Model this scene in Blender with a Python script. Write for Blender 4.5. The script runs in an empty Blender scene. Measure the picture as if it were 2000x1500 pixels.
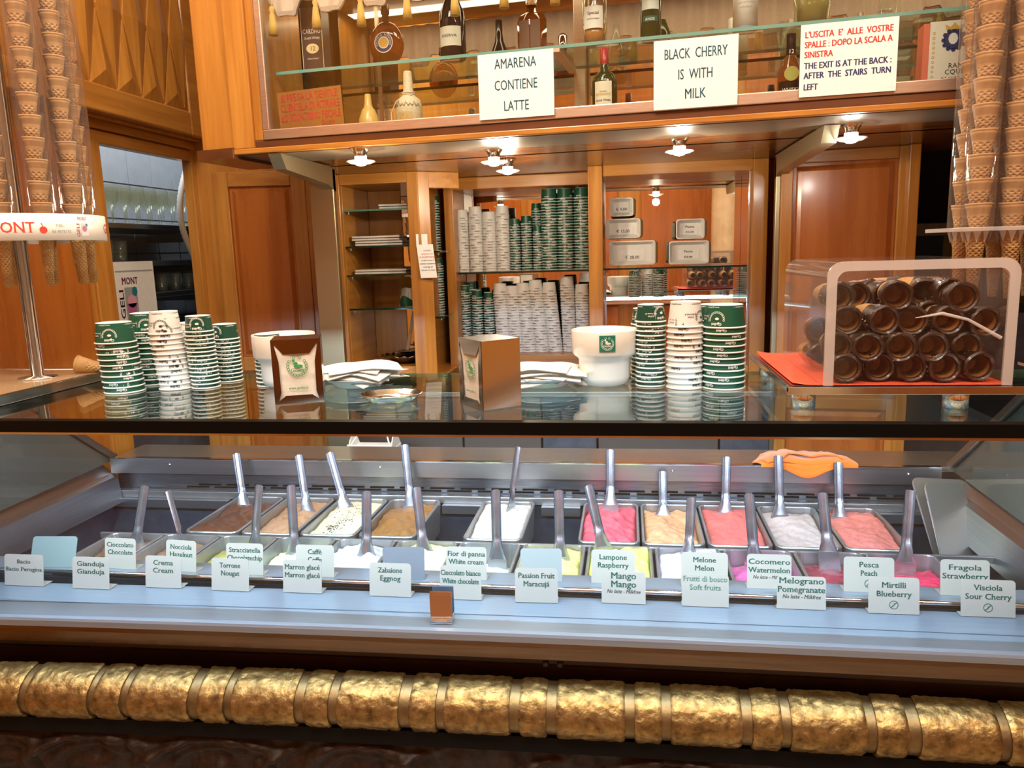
import bpy, bmesh, math, random
from math import sin, cos, pi, radians as R, sqrt, atan2
from mathutils import Vector as V, Matrix, noise
random.seed(7)
sc = bpy.context.scene
col = sc.collection

# ---------------------------------------------------------------- camera
AX = V((0.98882866, -0.00383682, -0.14900725))   # world axes seen in camera axes (right, down, forward)
AY = V((0.14609422, -0.17336515, 0.9739615))
AZ = V((-0.02956958, -0.98485014, -0.17086789))
CAM = V((0, 0, 1.65))
cam = bpy.data.cameras.new('camera'); cam.sensor_width = 36; cam.lens = 27.0; cam.clip_start = .05
cam_ob = bpy.data.objects.new('camera', cam); col.objects.link(cam_ob)
cr = V((AX[0], AY[0], AZ[0])); cd = V((AX[1], AY[1], AZ[1])); cf = V((AX[2], AY[2], AZ[2]))
m = Matrix((cr, -cd, -cf)).transposed().to_4x4(); m.translation = CAM
cam_ob.matrix_world = m
sc.camera = cam_ob

def ray(px, py):
    c = V((px - 1000, py - 750, 1500.0))
    return V((AX.dot(c), AY.dot(c), AZ.dot(c)))
def P(px, py, X=None, Y=None, Z=None):
    d = ray(px, py)
    t = (X / d.x) if X is not None else (Y / d.y) if Y is not None else ((Z - 1.65) / d.z)
    return CAM + d * t

# ---------------------------------------------------------------- view, world, lights
sc.view_settings.view_transform = 'Standard'; sc.view_settings.look = 'None'
sc.view_settings.exposure = -0.38; sc.view_settings.gamma = 1.0; sc.view_settings.use_curve_mapping = False
sc.cycles.max_bounces = 10; sc.cycles.transparent_max_bounces = 32; sc.cycles.glossy_bounces = 6
sc.cycles.diffuse_bounces = 3; sc.cycles.transmission_bounces = 6
sc.cycles.caustics_reflective = False; sc.cycles.caustics_refractive = False
sc.cycles.sample_clamp_indirect = 4.0; sc.cycles.use_denoising = True
w = bpy.data.worlds.new('world'); sc.world = w; w.use_nodes = True
w.node_tree.nodes['Background'].inputs[0].default_value = (1.0, .88, .74, 1)
w.node_tree.nodes['Background'].inputs[1].default_value = .34

def area(name, loc, size, power, color, direction=(0, 0, -1), size_y=None, spread=180):
    l = bpy.data.lights.new(name, 'AREA'); l.energy = power; l.color = color; l.size = size; l.spread = R(spread)
    if size_y: l.shape = 'RECTANGLE'; l.size_y = size_y
    o = bpy.data.objects.new(name, l); col.objects.link(o); o.location = loc
    o.rotation_euler = V(direction).to_track_quat('-Z', 'Y').to_euler()
    return o
WARM = (1.0, .87, .70); COOL = (.50, .74, 1.0)
for x, e in ((-1.1, 92), (.3, 74), (1.7, 84)):
    area('ceiling_area_light', (x, -.1, 4.1), 1.1, e, WARM, (0, .42, -1), .7)
area('left_fill_light', (-.9, .9, 4.1), .9, 60, WARM, (-.38, .6, -1), .7)  # fill light added to brighten the carved cupboard and left wall
area('aisle_area_light', (-.4, 1.6, 4.1), 2.4, 52, WARM, (-.12, .1, -1), .35)
area('case_tube_light', (-.47, 1.585, 1.274), 2.75, 50, COOL, (0, .5, -1), .06)

# ---------------------------------------------------------------- materials
MATS = {}
def newmat(name):
    mt = bpy.data.materials.new(name); mt.use_nodes = True; MATS[name] = mt
    nt = mt.node_tree; b = nt.nodes['Principled BSDF']
    return mt, nt, b
def setp(b, **k):
    for a, v in k.items():
        key = {'color': 'Base Color', 'rough': 'Roughness', 'metal': 'Metallic', 'coat': 'Coat Weight', 'coatr': 'Coat Roughness',
               'sss': 'Subsurface Weight', 'sssr': 'Subsurface Radius', 'ssss': 'Subsurface Scale', 'emis': 'Emission Color', 'emiss': 'Emission Strength',
               'trans': 'Transmission Weight', 'ior': 'IOR', 'alpha': 'Alpha', 'sheen': 'Sheen Weight', 'spec': 'Specular IOR Level', 'aniso': 'Anisotropic'}[a]
        if isinstance(v, tuple) and len(v) == 3 and 'Color' in key: v = v + (1,)
        b.inputs[key].default_value = v
def N(nt, t, **k):
    n = nt.nodes.new(t)
    for a, v in k.items():
        if a.startswith('i_'): n.inputs[a[2:].replace('_', ' ')].default_value = v
        else: setattr(n, a, v)
    return n
def L(nt, a, ao, b, bi): nt.links.new(a.outputs[ao], b.inputs[bi])
def plain(name, color, rough=.5, metal=0, **k):
    if name in MATS: return MATS[name]
    mt, nt, b = newmat(name); setp(b, color=color, rough=rough, metal=metal, **k); return mt
def ramp(nt, stops):
    r = N(nt, 'ShaderNodeValToRGB'); e = r.color_ramp.elements
    while len(e) < len(stops): e.new(.5)
    for i, (p, c) in enumerate(stops): e[i].position = p; e[i].color = (*c, 1)
    return r
def varied(name, c1, c2, scale=(4, 4, 4), rough=.5, metal=0, bump=0, bscale=None, nscale=5, detail=6, rr=None, bdist=.002, **k):
    """noise-varied colour between c1 and c2, optional bump"""
    if name in MATS: return MATS[name]
    mt, nt, b = newmat(name); setp(b, rough=rough, metal=metal, **k)
    tc = N(nt, 'ShaderNodeTexCoord'); mp = N(nt, 'ShaderNodeMapping'); mp.inputs['Scale'].default_value = scale
    L(nt, tc, 'Object', mp, 0)
    no = N(nt, 'ShaderNodeTexNoise', i_Scale=nscale, i_Detail=detail, i_Roughness=.6); L(nt, mp, 0, no, 'Vector')
    r = ramp(nt, [(.3, c1), (.7, c2)]); L(nt, no, 0, r, 0); L(nt, r, 0, b, 'Base Color')
    if rr:
        mr = N(nt, 'ShaderNodeMapRange'); mr.inputs['To Min'].default_value = rr[0]; mr.inputs['To Max'].default_value = rr[1]
        L(nt, no, 0, mr, 0); L(nt, mr, 0, b, 'Roughness')
    if bump:
        bp = N(nt, 'ShaderNodeBump', i_Strength=bump, i_Distance=bdist)
        if bscale:
            n2 = N(nt, 'ShaderNodeTexNoise', i_Scale=bscale, i_Detail=4); L(nt, tc, 'Object', n2, 'Vector'); L(nt, n2, 0, bp, 'Height')
        else: L(nt, no, 0, bp, 'Height')
        L(nt, bp, 0, b, 'Normal')
    return mt
# cherry veneer, grain running up, along and into the wall
def wood(name, scale, c1=(.37, .135, .020), c2=(.60, .265, .048), rough=.3, coat=.35):
    return varied(name, c1, c2, scale, rough=rough, nscale=3, detail=8, rr=(rough - .05, rough + .12), coat=coat, coatr=.15, bump=.05, bdist=.001)
WV = wood('cherry_wood_upright', (9, 9, .55))
WH = wood('cherry_wood_lengthwise', (.55, 9, 9))
WY = wood('cherry_wood_inward', (9, .55, 9))
WR = wood('red_cherry_veneer', (5, 5, .4), (.36, .095, .014), (.52, .165, .026), rough=.25)
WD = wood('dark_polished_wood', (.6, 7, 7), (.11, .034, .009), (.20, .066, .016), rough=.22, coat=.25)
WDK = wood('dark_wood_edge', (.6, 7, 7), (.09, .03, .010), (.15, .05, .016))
WREC = wood('near_black_wood', (.6, 7, 7), (.018, .007, .003), (.032, .012, .005), rough=.4, coat=.05)  # near-black brown wood, used for the recess
STEEL = varied('brushed_steel', (.50, .53, .57), (.57, .60, .64), (.8, 60, 60), rough=.3, metal=1, nscale=4, rr=(.27, .36))
STEELY = varied('brushed_steel_inward', (.38, .40, .42), (.46, .48, .50), (60, .8, 60), rough=.3, metal=1, nscale=4, rr=(.27, .36))
SHINY = varied('polished_steel', (.62, .63, .65), (.74, .75, .77), (3, 3, 3), rough=.12, metal=1, rr=(.08, .2))
PANST = varied('pan_steel', (.44, .45, .46), (.52, .53, .54), (4, 4, 4), rough=.36, metal=.85, rr=(.32, .42))
LEDGE = varied('satin_ledge_steel', (.22, .265, .32), (.27, .31, .37), (.8, 50, 50), rough=.38, metal=.55, nscale=4, rr=(.34, .42))
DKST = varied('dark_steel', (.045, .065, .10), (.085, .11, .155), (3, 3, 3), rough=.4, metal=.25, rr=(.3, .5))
FASC = varied('steel_with_brass_reflection', (.13, .085, .055), (.18, .12, .08), (1, 20, 20), rough=.18, metal=1, rr=(.14, .22))  # polished steel; the reflected brass is put into its brown colour
ALU = plain('champagne_aluminium', (.40, .33, .20), .4, 1)
ALUF = varied('satin_frame_metal', (.58, .44, .34), (.70, .55, .44), (1, 30, 30), rough=.36, metal=.9)
CHROMER = plain('rubbed_chrome', (.72, .74, .77), .18, 1)
CHROME = plain('chrome', (.82, .82, .84), .06, 1)
BLACK = plain('black_gloss', (.002, .002, .002), .45, spec=.12)
BLACKM = plain('black_matt', (.005, .004, .004), .7, spec=.1)
GREY = plain('grey_plastic', (.35, .36, .38), .5)
WHITE = plain('white_plastic', (.78, .77, .73), .35)
CERAM = plain('white_ceramic', (.80, .79, .75), .18, coat=.4)
PAPER = varied('white_paper', (.80, .80, .79), (.86, .86, .85), (9, 9, 9), rough=.7)
NAPK = varied('napkin_paper', (.78, .76, .70), (.86, .84, .79), (30, 30, 30), rough=.85, bump=.3, bdist=.001)
TAGM = plain('cream_card', (.37, .34, .29), .45)
INKG = plain('dark_green_ink', (.006, .085, .058), .6)
INKK = plain('black_ink', (.02, .02, .02), .6)
INKT = plain('teal_ink', (.02, .12, .17), .6)
INKR = plain('red_ink', (.62, .05, .035), .6)
INKN = plain('navy_ink', (.02, .03, .13), .6)
INKL = plain('leaf_green_ink', (.06, .33, .10), .6)
INKA = plain('magenta_ink', (.42, .03, .12), .6)
GREENP = plain('green_cup_paper', (.008, .085, .048), .35)
CUPW = plain('white_cup_paper', (.80, .79, .76), .4)
MIRR = plain('mirror_silver', (.80, .78, .74), .01, 1)
FABR = varied('pink_valance_fabric', (.62, .45, .36), (.74, .56, .46), (60, 60, 60), rough=.85, bump=.3, sheen=.4)
GOLDT = varied('gold_thread', (.55, .30, .04), (.80, .50, .10), (200, 200, 8), rough=.5, bump=.6, sheen=.5)
BRASS = varied('hammered_brass', (.10, .058, .017), (.38, .24, .085), (5, 5, 5), rough=.4, metal=.85, nscale=9, bump=.55, bscale=75, rr=(.5, .34), bdist=.004)
BRASSD = varied('dull_brass', (.14, .095, .04), (.24, .16, .07), (5, 5, 5), rough=.42, metal=.85, bump=.4, bscale=60)
CARV = varied('dark_carved_wood', (.006, .003, .0018), (.030, .012, .006), (9, 9, 9), rough=.5, spec=.3, bump=.5, bscale=60, coat=.0, bdist=.004)
MARB = varied('beige_marble', (.50, .36, .20), (.70, .55, .36), (1.5, 1.5, 1.5), rough=.12, nscale=3, coat=.5)
CREAM = plain('cream_plaster', (.70, .55, .36), .7)
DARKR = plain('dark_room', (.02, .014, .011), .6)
ORANGE = varied('orange_microfibre', (.85, .16, .008), (.95, .26, .02), (80, 80, 80), rough=.9, bump=.4, sheen=.6)
REDP = varied('orange_red_paper', (.72, .075, .03), (.85, .13, .06), (12, 12, 12), rough=.5)
CHOC = varied('dark_chocolate', (.022, .008, .004), (.050, .018, .008), (40, 40, 40), rough=.3, coat=.3, bump=.6, bdist=.002)
CHOCI = varied('milk_chocolate', (.26, .11, .035), (.36, .16, .05), (30, 30, 30), rough=.3)

def waffle(name, c1, c2, sc_=1.0):
    mt, nt, b = newmat(name); setp(b, rough=.6)
    tc = N(nt, 'ShaderNodeTexCoord'); sx = N(nt, 'ShaderNodeSeparateXYZ'); L(nt, tc, 'Object', sx, 0)
    at = N(nt, 'ShaderNodeMath', operation='ARCTAN2'); L(nt, sx, 'X', at, 0); L(nt, sx, 'Y', at, 1)
    def mth(op, a=None, b_=None, va=None, vb=None):
        n = N(nt, 'ShaderNodeMath', operation=op)
        if a: L(nt, a[0], a[1], n, 0)
        if b_: L(nt, b_[0], b_[1], n, 1)
        if va is not None: n.inputs[0].default_value = va
        if vb is not None: n.inputs[1].default_value = vb
        return n
    A = mth('MULTIPLY', (at, 0), vb=9.0); Bz = mth('MULTIPLY', (sx, 'Z'), vb=520.0 * sc_)
    s1 = mth('SINE', (mth('ADD', (A, 0), (Bz, 0)), 0)); s2 = mth('SINE', (mth('SUBTRACT', (A, 0), (Bz, 0)), 0))
    mx = mth('MAXIMUM', (s1, 0), (s2, 0))
    gt = mth('GREATER_THAN', (sx, 'Z'), vb=-.032); keep = mth('SUBTRACT', va=1.0, b_=(gt, 0)); h = mth('MULTIPLY', (mx, 0), (keep, 0))
    bp = N(nt, 'ShaderNodeBump', i_Strength=.9, i_Distance=.0012); L(nt, h, 0, bp, 'Height'); L(nt, bp, 0, b, 'Normal')
    no = N(nt, 'ShaderNodeTexNoise', i_Scale=35.0, i_Detail=5); L(nt, tc, 'Object', no, 'Vector')
    r = ramp(nt, [(.3, c1), (.7, c2)]); L(nt, no, 0, r, 0); L(nt, r, 0, b, 'Base Color')
    return mt
WAF = waffle('waffle_wafer', (.43, .225, .075), (.58, .345, .135))

def glassmat(name, tint=(1, 1, 1), rough=0.0, haze=0.0, hcol=(.8, .8, .8), ior=1.5):
    """thin clear pane: mirror reflection by Fresnel, otherwise straight through; haze = share of milky scatter"""
    mt = bpy.data.materials.new(name); mt.use_nodes = True; MATS[name] = mt; nt = mt.node_tree; nt.nodes.clear()
    o = N(nt, 'ShaderNodeOutputMaterial'); fr = N(nt, 'ShaderNodeFresnel', i_IOR=ior); tr = N(nt, 'ShaderNodeBsdfTransparent'); gl = N(nt, 'ShaderNodeBsdfGlossy')
    tr.inputs[0].default_value = (*tint, 1); gl.inputs['Roughness'].default_value = rough; gl.inputs[0].default_value = (1, 1, 1, 1)
    g = N(nt, 'ShaderNodeNewGeometry')
    # Fresnel of a back face must use the same outside index
    bf = N(nt, 'ShaderNodeMath', operation='MULTIPLY_ADD'); bf.inputs[1].default_value = 1 / ior - ior; bf.inputs[2].default_value = ior
    L(nt, g, 'Backfacing', bf, 0)
    L(nt, bf, 0, fr, 'IOR')
    mix = N(nt, 'ShaderNodeMixShader'); L(nt, fr, 0, mix, 0)
    src = tr
    if haze:
        df = N(nt, 'ShaderNodeBsdfDiffuse'); df.inputs[0].default_value = (*hcol, 1); mh = N(nt, 'ShaderNodeMixShader'); mh.inputs[0].default_value = haze
        L(nt, tr, 0, mh, 1); L(nt, df, 0, mh, 2); src = mh
    L(nt, src, 0, mix, 1); L(nt, gl, 0, mix, 2); L(nt, mix, 0, o, 0)
    fc = N(nt, 'ShaderNodeMath', operation='MINIMUM'); L(nt, fr, 0, fc, 0); fc.inputs[1].default_value = .9
    nt.links.new(fc.outputs[0], mix.inputs[0])
    return mt
GLASS = glassmat('clear_glass', (.96, .985, .97))
GLASSF = glassmat('display_front_glass', (.985, .99, .985), ior=1.28)
GLASSG = glassmat('greenish_glass', (.86, .95, .90))
GEDGE = glassmat('glass_edge', (.25, .55, .45), .05, .35, (.30, .62, .52))
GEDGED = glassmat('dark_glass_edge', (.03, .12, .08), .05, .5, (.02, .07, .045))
ACRYL = glassmat('clear_acrylic', (.92, .90, .90), .03, .07, (.52, .48, .46))
ACRYB = glassmat('scuffed_acrylic', (.93, .91, .90), .04, .12, (.55, .50, .47))
ACRYE = glassmat('frosted_acrylic_edge', (.92, .88, .87), .2, .42, (.80, .74, .72))
WHISKY = glassmat('amber_spirit_glass', (.62, .26, .05), .02, .25, (.40, .12, .015))
BOTG = glassmat('green_bottle_glass', (.10, .25, .05), .02, .35, (.03, .07, .012))
BOTK = glassmat('dark_bottle_glass', (.06, .05, .05), .02, .6, (.02, .018, .02))
BOTC = glassmat('pale_bottle_glass', (.90, .92, .85), .02, .06, (.8, .8, .7))
PANEREFL = glassmat('side_pane_glass', (.40, .43, .38), .05, .35, (.22, .25, .22))  # green-grey haze stands in for reflections on the side panes

def emit(name, color, s):
    mt = bpy.data.materials.new(name); mt.use_nodes = True; nt = mt.node_tree; nt.nodes.clear()
    o = N(nt, 'ShaderNodeOutputMaterial'); e = N(nt, 'ShaderNodeEmission'); e.inputs[0].default_value = (*color, 1); e.inputs[1].default_value = s; L(nt, e, 0, o, 0)
    MATS[name] = mt; return mt
BULB = emit('lit_bulb', (1.0, .86, .62), 14)
TUBE = emit('lit_case_tube', (.75, .88, 1.0), 5)

def tile_mat():
    return varied('white_glazed_tile', (.55, .60, .64), (.66, .70, .74), (2, 2, 2), rough=.15, coat=.3)
TILE = tile_mat(); GROUT = plain('grey_grout', (.30, .33, .36), .8)

# ---------------------------------------------------------------- mesh helpers
class MB:
    def __init__(s): s.v = []; s.f = []; s.m = []; s.sm = []; s.M = Matrix()
    def add(s, vs, fs, mi=0, smooth=False):
        o = len(s.v); s.v += [tuple(s.M @ V(p)) for p in vs]
        for f in fs: s.f.append([o + i for i in f]); s.m.append(mi); s.sm.append(smooth)
        return s
    def box(s, x0, x1, y0, y1, z0, z1, mi=0):
        return s.add([(x0, y0, z0), (x1, y0, z0), (x1, y1, z0), (x0, y1, z0), (x0, y0, z1), (x1, y0, z1), (x1, y1, z1), (x0, y1, z1)],
                     [(0, 3, 2, 1), (4, 5, 6, 7), (0, 1, 5, 4), (1, 2, 6, 5), (2, 3, 7, 6), (3, 0, 4, 7)], mi)
    def lathe(s, prof, seg=24, c=(0, 0, 0), mi=0, smooth=True, a0=0, a1=2 * pi, sx=1, sy=1):
        full = abs(a1 - a0 - 2 * pi) < 1e-6; n = seg if full else seg + 1; vs = []
        for r, z in prof:
            for i in range(n):
                a = a0 + (a1 - a0) * i / seg; vs.append((c[0] + r * cos(a) * sx, c[1] + r * sin(a) * sy, c[2] + z))
        fs = []
        for j in range(len(prof) - 1):
            for i in range(seg):
                i2 = (i + 1) % n if full else i + 1
                fs.append((j * n + i, j * n + i2, (j + 1) * n + i2, (j + 1) * n + i))
        return s.add(vs, fs, mi, smooth)
    def tube(s, path, r, seg=8, mi=0, cap=True):
        path = [V(p) for p in path]; n = len(path); rs = r if isinstance(r, (list, tuple)) else [r] * n
        vs = []; up = None
        for i, p in enumerate(path):
            t = (path[min(i + 1, n - 1)] - path[max(i - 1, 0)]).normalized()
            if up is None:
                up = t.orthogonal().normalized()
            up = (up - t * up.dot(t)).normalized(); b = t.cross(up)
            for k in range(seg):
                a = 2 * pi * k / seg; vs.append(p + (up * cos(a) + b * sin(a)) * rs[i])
        fs = [(i * seg + k, i * seg + (k + 1) % seg, (i + 1) * seg + (k + 1) % seg, (i + 1) * seg + k) for i in range(n - 1) for k in range(seg)]
        s.add(vs, fs, mi, True)
        if cap: s.add(vs[:seg], [tuple(range(seg))[::-1]], mi); s.add(vs[-seg:], [tuple(range(seg))], mi)
        return s
    def prism(s, poly, z0, z1, mi=0, ax='z', smooth=False):
        """polygon extruded along an axis; poly in the two other axes (x,y) for z, (x,z) for y, (y,z) for x"""
        def q(a, b, c): return (a, b, c) if ax == 'z' else ((a, c, b) if ax == 'y' else (c, a, b))
        n = len(poly); vs = [q(a, b, z0) for a, b in poly] + [q(a, b, z1) for a, b in poly]
        s.add(vs, [tuple(range(n))[::-1], tuple(range(n, 2 * n))], mi)
        return s.add(vs, [(i, (i + 1) % n, n + (i + 1) % n, n + i) for i in range(n)], mi, smooth)
    def grid(s, fn, nu, nv, mi=0, smooth=True):
        vs = [fn(i / nu, j / nv) for j in range(nv + 1) for i in range(nu + 1)]
        return s.add(vs, [(j * (nu + 1) + i, j * (nu + 1) + i + 1, (j + 1) * (nu + 1) + i + 1, (j + 1) * (nu + 1) + i) for j in range(nv) for i in range(nu)], mi, smooth)
    def quad(s, a, b, c, d, mi=0): return s.add([a, b, c, d], [(0, 1, 2, 3)], mi)
    def mesh(s, name, mats):
        me = bpy.data.meshes.new(name); me.from_pydata(s.v, [], s.f)
        for mt in (mats if isinstance(mats, (list, tuple)) else [mats]): me.materials.append(mt)
        me.polygons.foreach_set('material_index', s.m); me.polygons.foreach_set('use_smooth', s.sm); me.update()
        return me
    def build(s, name, mats, parent=None, bev=0, **kw):
        o = link(name, s.mesh(name, mats), parent)
        if bev: bevel(o, bev)
        if kw: tag(o, **kw)
        return o
def bevel(o, wd, seg=2):
    b = o.modifiers.new('Bevel', 'BEVEL'); b.width = wd; b.segments = seg; b.limit_method = 'ANGLE'; b.angle_limit = R(40)
def link(name, data, parent=None):
    o = bpy.data.objects.new(name, data); col.objects.link(o)
    if parent: o.parent = parent
    return o
def tag(o, label=None, cat=None, group=None, kind=None):
    if label: o['label'] = label
    if cat: o['category'] = cat
    if group: o['group'] = group
    if kind: o['kind'] = kind
    return o
def thing(name, loc=(0, 0, 0), rz=0, **kw):
    o = link(name, None); o.empty_display_size = .05; o.location = loc; o.rotation_euler.z = rz; tag(o, **kw); return o
def struct(mb, name, mats, parent=None):
    o = mb.build(name, mats, parent)
    if not parent: o['kind'] = 'structure'
    return o
def basis(o, u, v, w):
    m = Matrix((V(u), V(v), V(w))).transposed().to_4x4(); m.translation = V(o); return m
def rrect(w, h, r, n=4, only=None):
    pts = []
    for k, (cx, cy) in enumerate([(w / 2 - r, h / 2 - r), (-w / 2 + r, h / 2 - r), (-w / 2 + r, -h / 2 + r), (w / 2 - r, -h / 2 + r)]):
        if only and k not in only: pts.append((cx + (r if k in (0, 3) else -r), cy + (r if k < 2 else -r))); continue
        for i in range(n + 1):
            a = pi / 2 * (k + i / n); pts.append((cx + r * cos(a), cy + r * sin(a)))
    return pts
_tx = {}
def text_geo(s, size, shear=0, bold=0, align='CENTER', serif=False):
    """vertices and faces of flat lettering in x,y"""
    key = (s, size, shear, bold, align)
    if key in _tx: return _tx[key]
    cu = bpy.data.curves.new('t', 'FONT'); cu.body = s; cu.size = size; cu.shear = shear; cu.align_x = align; cu.resolution_u = 2
    ob = bpy.data.objects.new('t', cu); col.objects.link(ob)
    dg = bpy.context.evaluated_depsgraph_get(); me = bpy.data.meshes.new_from_object(ob.evaluated_get(dg))
    r = ([tuple(v.co) for v in me.vertices], [tuple(p.vertices) for p in me.polygons])
    bpy.data.objects.remove(ob); bpy.data.curves.remove(cu); bpy.data.meshes.remove(me)
    _tx[key] = r; return r
def text(mb, s, size, x=0, y=0, z=0, mi=0, shear=0, bold=0, align='CENTER', fit=None, serif=False):
    """lay lettering in mb's local x,y plane (z out); fit = wanted width"""
    vs, fs = text_geo(s, size, shear, bold, align)
    if not vs: return
    k = 1
    x0 = min(v[0] for v in vs); x1 = max(v[0] for v in vs)
    if fit: k = fit / (x1 - x0)
    for dx in ((0,) if bold < .005 else (-bold * size, bold * size)): mb.add([(x + v[0] * k + dx, y + v[1], z) for v in vs], fs, mi)
    if serif:   # slab feet and heads on the stems, as in a Bodoni-like face
        cnt = {}
        for f in fs:
            for i in range(len(f)):
                e = tuple(sorted((f[i], f[(i + 1) % len(f)]))); cnt[e] = cnt.get(e, 0) + 1
        for (a, b), c in cnt.items():
            if c != 1: continue
            A, B = vs[a], vs[b]; ln = abs(A[0] - B[0])
            if abs(A[1] - B[1]) > 1e-5 * size + 1e-7 or not .06 * size < ln < .19 * size: continue
            xa, xb = sorted((A[0] * k, B[0] * k)); yy = A[1]; e = .055 * size; t = .035 * size
            y0, y1 = (yy, yy + t) if abs(yy) < .3 * size else (yy - t, yy)
            mb.add([(x + xa - e, y + y0, z), (x + xb + e, y + y0, z), (x + xb + e, y + y1, z), (x + xa - e, y + y1, z)], [(0, 1, 2, 3)], mi)

# ================================================================ the room
o = MB().box(-6, 5, -3.4, 7, -.05, 0).build('floor', varied('marble_floor', (.35, .26, .17), (.5, .4, .28), rough=.25)); o['kind'] = 'structure'
o = MB().box(-6, 5, -3.4, 7, 4.2, 4.26).build('ceiling', CREAM); o['kind'] = 'structure'
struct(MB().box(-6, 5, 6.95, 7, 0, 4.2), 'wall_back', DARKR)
# the shop behind the photographer: panelled wood and marble piers, seen in the mirrors
wf = MB().box(-6, 5, -1.5, -1.4, 0, 4.2).build('wall_front', WV); wf['kind'] = 'structure'
for i in range(9):
    x = -5.6 + i * 1.15
    MB().box(x, x + .9, -1.4, -1.37, 1.15, 3.2).build('panel', WR, wf, bev=.01)
    MB().box(x, x + .9, -1.4, -1.37, .12, 1.0).build('panel', WR, wf, bev=.01)
MB().box(-6, 5, -1.4, -1.32, 1.02, 1.12).build('rail', WH, wf)
for x in (-2.3, 1.05, 2.6):
    struct(MB().lathe([(.22, 0), (.22, .1), (.17, .14), (.17, 3.9), (.22, 4.0), (.22, 4.2)], 28, (x, -1.1, 0)), 'pillar', MARB)

# ---------------------------------------------------------------- left wall with the doorway into the glass store
LX = -2.05
wl = struct(MB().box(LX - .03, LX, -3.3, 2.84, 0, 4.2)
     .box(LX - .03, LX, 2.84, 3.50, 2.12, 4.2).box(LX - .03, LX, 3.50, 3.9, 0, 4.2), 'wall_left', WV)
jf = [MB().box(LX - .035, LX + .012, 2.74, 2.85, 0, 2.12), MB().box(LX - .035, LX + .014, 3.495, 3.66, 0, 4.2), MB().box(LX - .04, LX + .012, 2.74, 3.52, 2.112, 2.16)]
for q, mt in zip(jf, (WV, WV, WY)): q.build('door_jamb' if q is not jf[2] else 'door_lintel', mt, wl, bev=.004)
MB().box(LX - .005, LX + .02, 2.6, 3.66, 2.165, 2.20).build('moulding', WY, wl, bev=.004)
MB().box(LX, LX + .012, 2.18, 2.70, .9, 2.10).build('panel', WR, wl, bev=.004)
MB().box(LX, LX + .004, 1.1, 2.06, 1.42, 2.0).build('mirror', MIRR, wl)
MB().box(LX, LX + .03, 1.06, 2.10, 1.38, 1.42).build('mirror_frame', WY, wl, bev=.004)
MB().box(LX, LX + .03, 1.06, 2.10, 2.0, 2.04).build('mirror_frame', WY, wl, bev=.004)
MB().box(LX, LX + .03, 2.06, 2.10, 1.42, 2.0).build('mirror_frame', WV, wl, bev=.004)
# carved wall cupboard above the doorway
cb = thing('wall_cupboard', (LX, 2.5, 2.2), label='carved cherry wall cupboard with raised lozenges above the doorway', cat='cupboard')
q = MB(); q.box(.0, .05, -.42, 1.10, 0.0, 1.0); q.build('body', WV, cb, bev=.004)
dr = MB().box(.05, .075, -.30, 1.055, .012, 1.0).build('door', WV, cb, bev=.006)
q = MB().box(.075, .09, -.30, -.20, .012, 1.0).box(.075, .09, .90, 1.055, .012, 1.0).box(.075, .09, -.20, .90, .012, .115); q.build('door_frame', WY, dr, bev=.008)
pt, hh = .158, .30
ya_, yb_ = P(205, 173, X=LX + .08).y - 2.5, P(342, 221, X=LX + .08).y - 2.5
for i in range(-2, 6):
    x = ya_ + .075 + i * pt; z = .115
    for (cx, zs, zt, half) in ((x + pt / 2, z, z + hh, 'tri'), (x, z, z + 2 * hh, 'dia')):
        if cx - pt / 2 < -.22 or cx + pt / 2 > .96: continue
        g = .006
        q = MB()
        if half == 'tri': ring = [(cx - pt / 2 + g, zs), (cx + pt / 2 - g, zs), (cx, zt - .02)]; pk = (cx, zs + .06)
        else: ring = [(cx, zs + .015), (cx + pt / 2 - g, zs + hh), (cx, zt - .01), (cx - pt / 2 + g, zs + hh)]; pk = (cx, zs + hh)
        n = len(ring); vs = [(.075, a, b) for a, b in ring] + [(.081, a, b) for a, b in ring] + [(.098, *pk)]
        q.add(vs, [(k, (k + 1) % n, n + (k + 1) % n, n + k) for k in range(n)] + [(n + k, n + (k + 1) % n, 2 * n) for k in range(n)])
        q.build('lozenge', WV, dr)

# glass store seen through the doorway: tiled wall, steel shelves
TX = -2.9
wt = struct(MB().box(TX - .1, TX - .01, 2.2, 7, 0, 4.2), 'wall_store', GROUT)
tile = MB().box(TX - .01, TX, 0.004, .226, .004, .196).mesh('tile', TILE)
for r in range(9):
    for c in range(15):
        o = link('tile', tile, wt); o.location = (0, 2.9 + c * .23, .9 + r * .2)
struct(MB().box(TX, LX - .13, 5.6, 5.65, 0, 4.2), 'wall_store_end', TILE)
area('store_ceiling_light', (-2.5, 3.9, 3.3), .5, 52, (.80, .90, 1.0), (0, 0, -1), 1.6)
SHX0, SHX1 = -2.78, -2.42
shelf_lab = ['steel wall shelf carrying rows of stemware', 'middle steel wall shelf beside the flavour poster', 'lowest steel wall shelf behind the paper cups']
for z, l, y0 in ((1.84, 0, 3.0), (1.655, 1, 3.0), (1.49, 2, 3.0)):
    o = MB().box(TX + .004, SHX1, y0, 5.3, z - .028, z); o = o.build('steel_shelf', STEELY, bev=.004, label=shelf_lab[l], cat='shelf')
    for yy in (3.4, 4.4): MB().box(TX + .004, SHX1 - .08, yy, yy + .02, z - .08, z - .028).build('bracket', STEELY, o)
o = MB().box(TX + .004, -2.285, 2.9, 5.3, .1, 1.3).build('store_cabinet', DKST, bev=.004, label='dark steel cabinet under the store room shelves', cat='cabinet')
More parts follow.
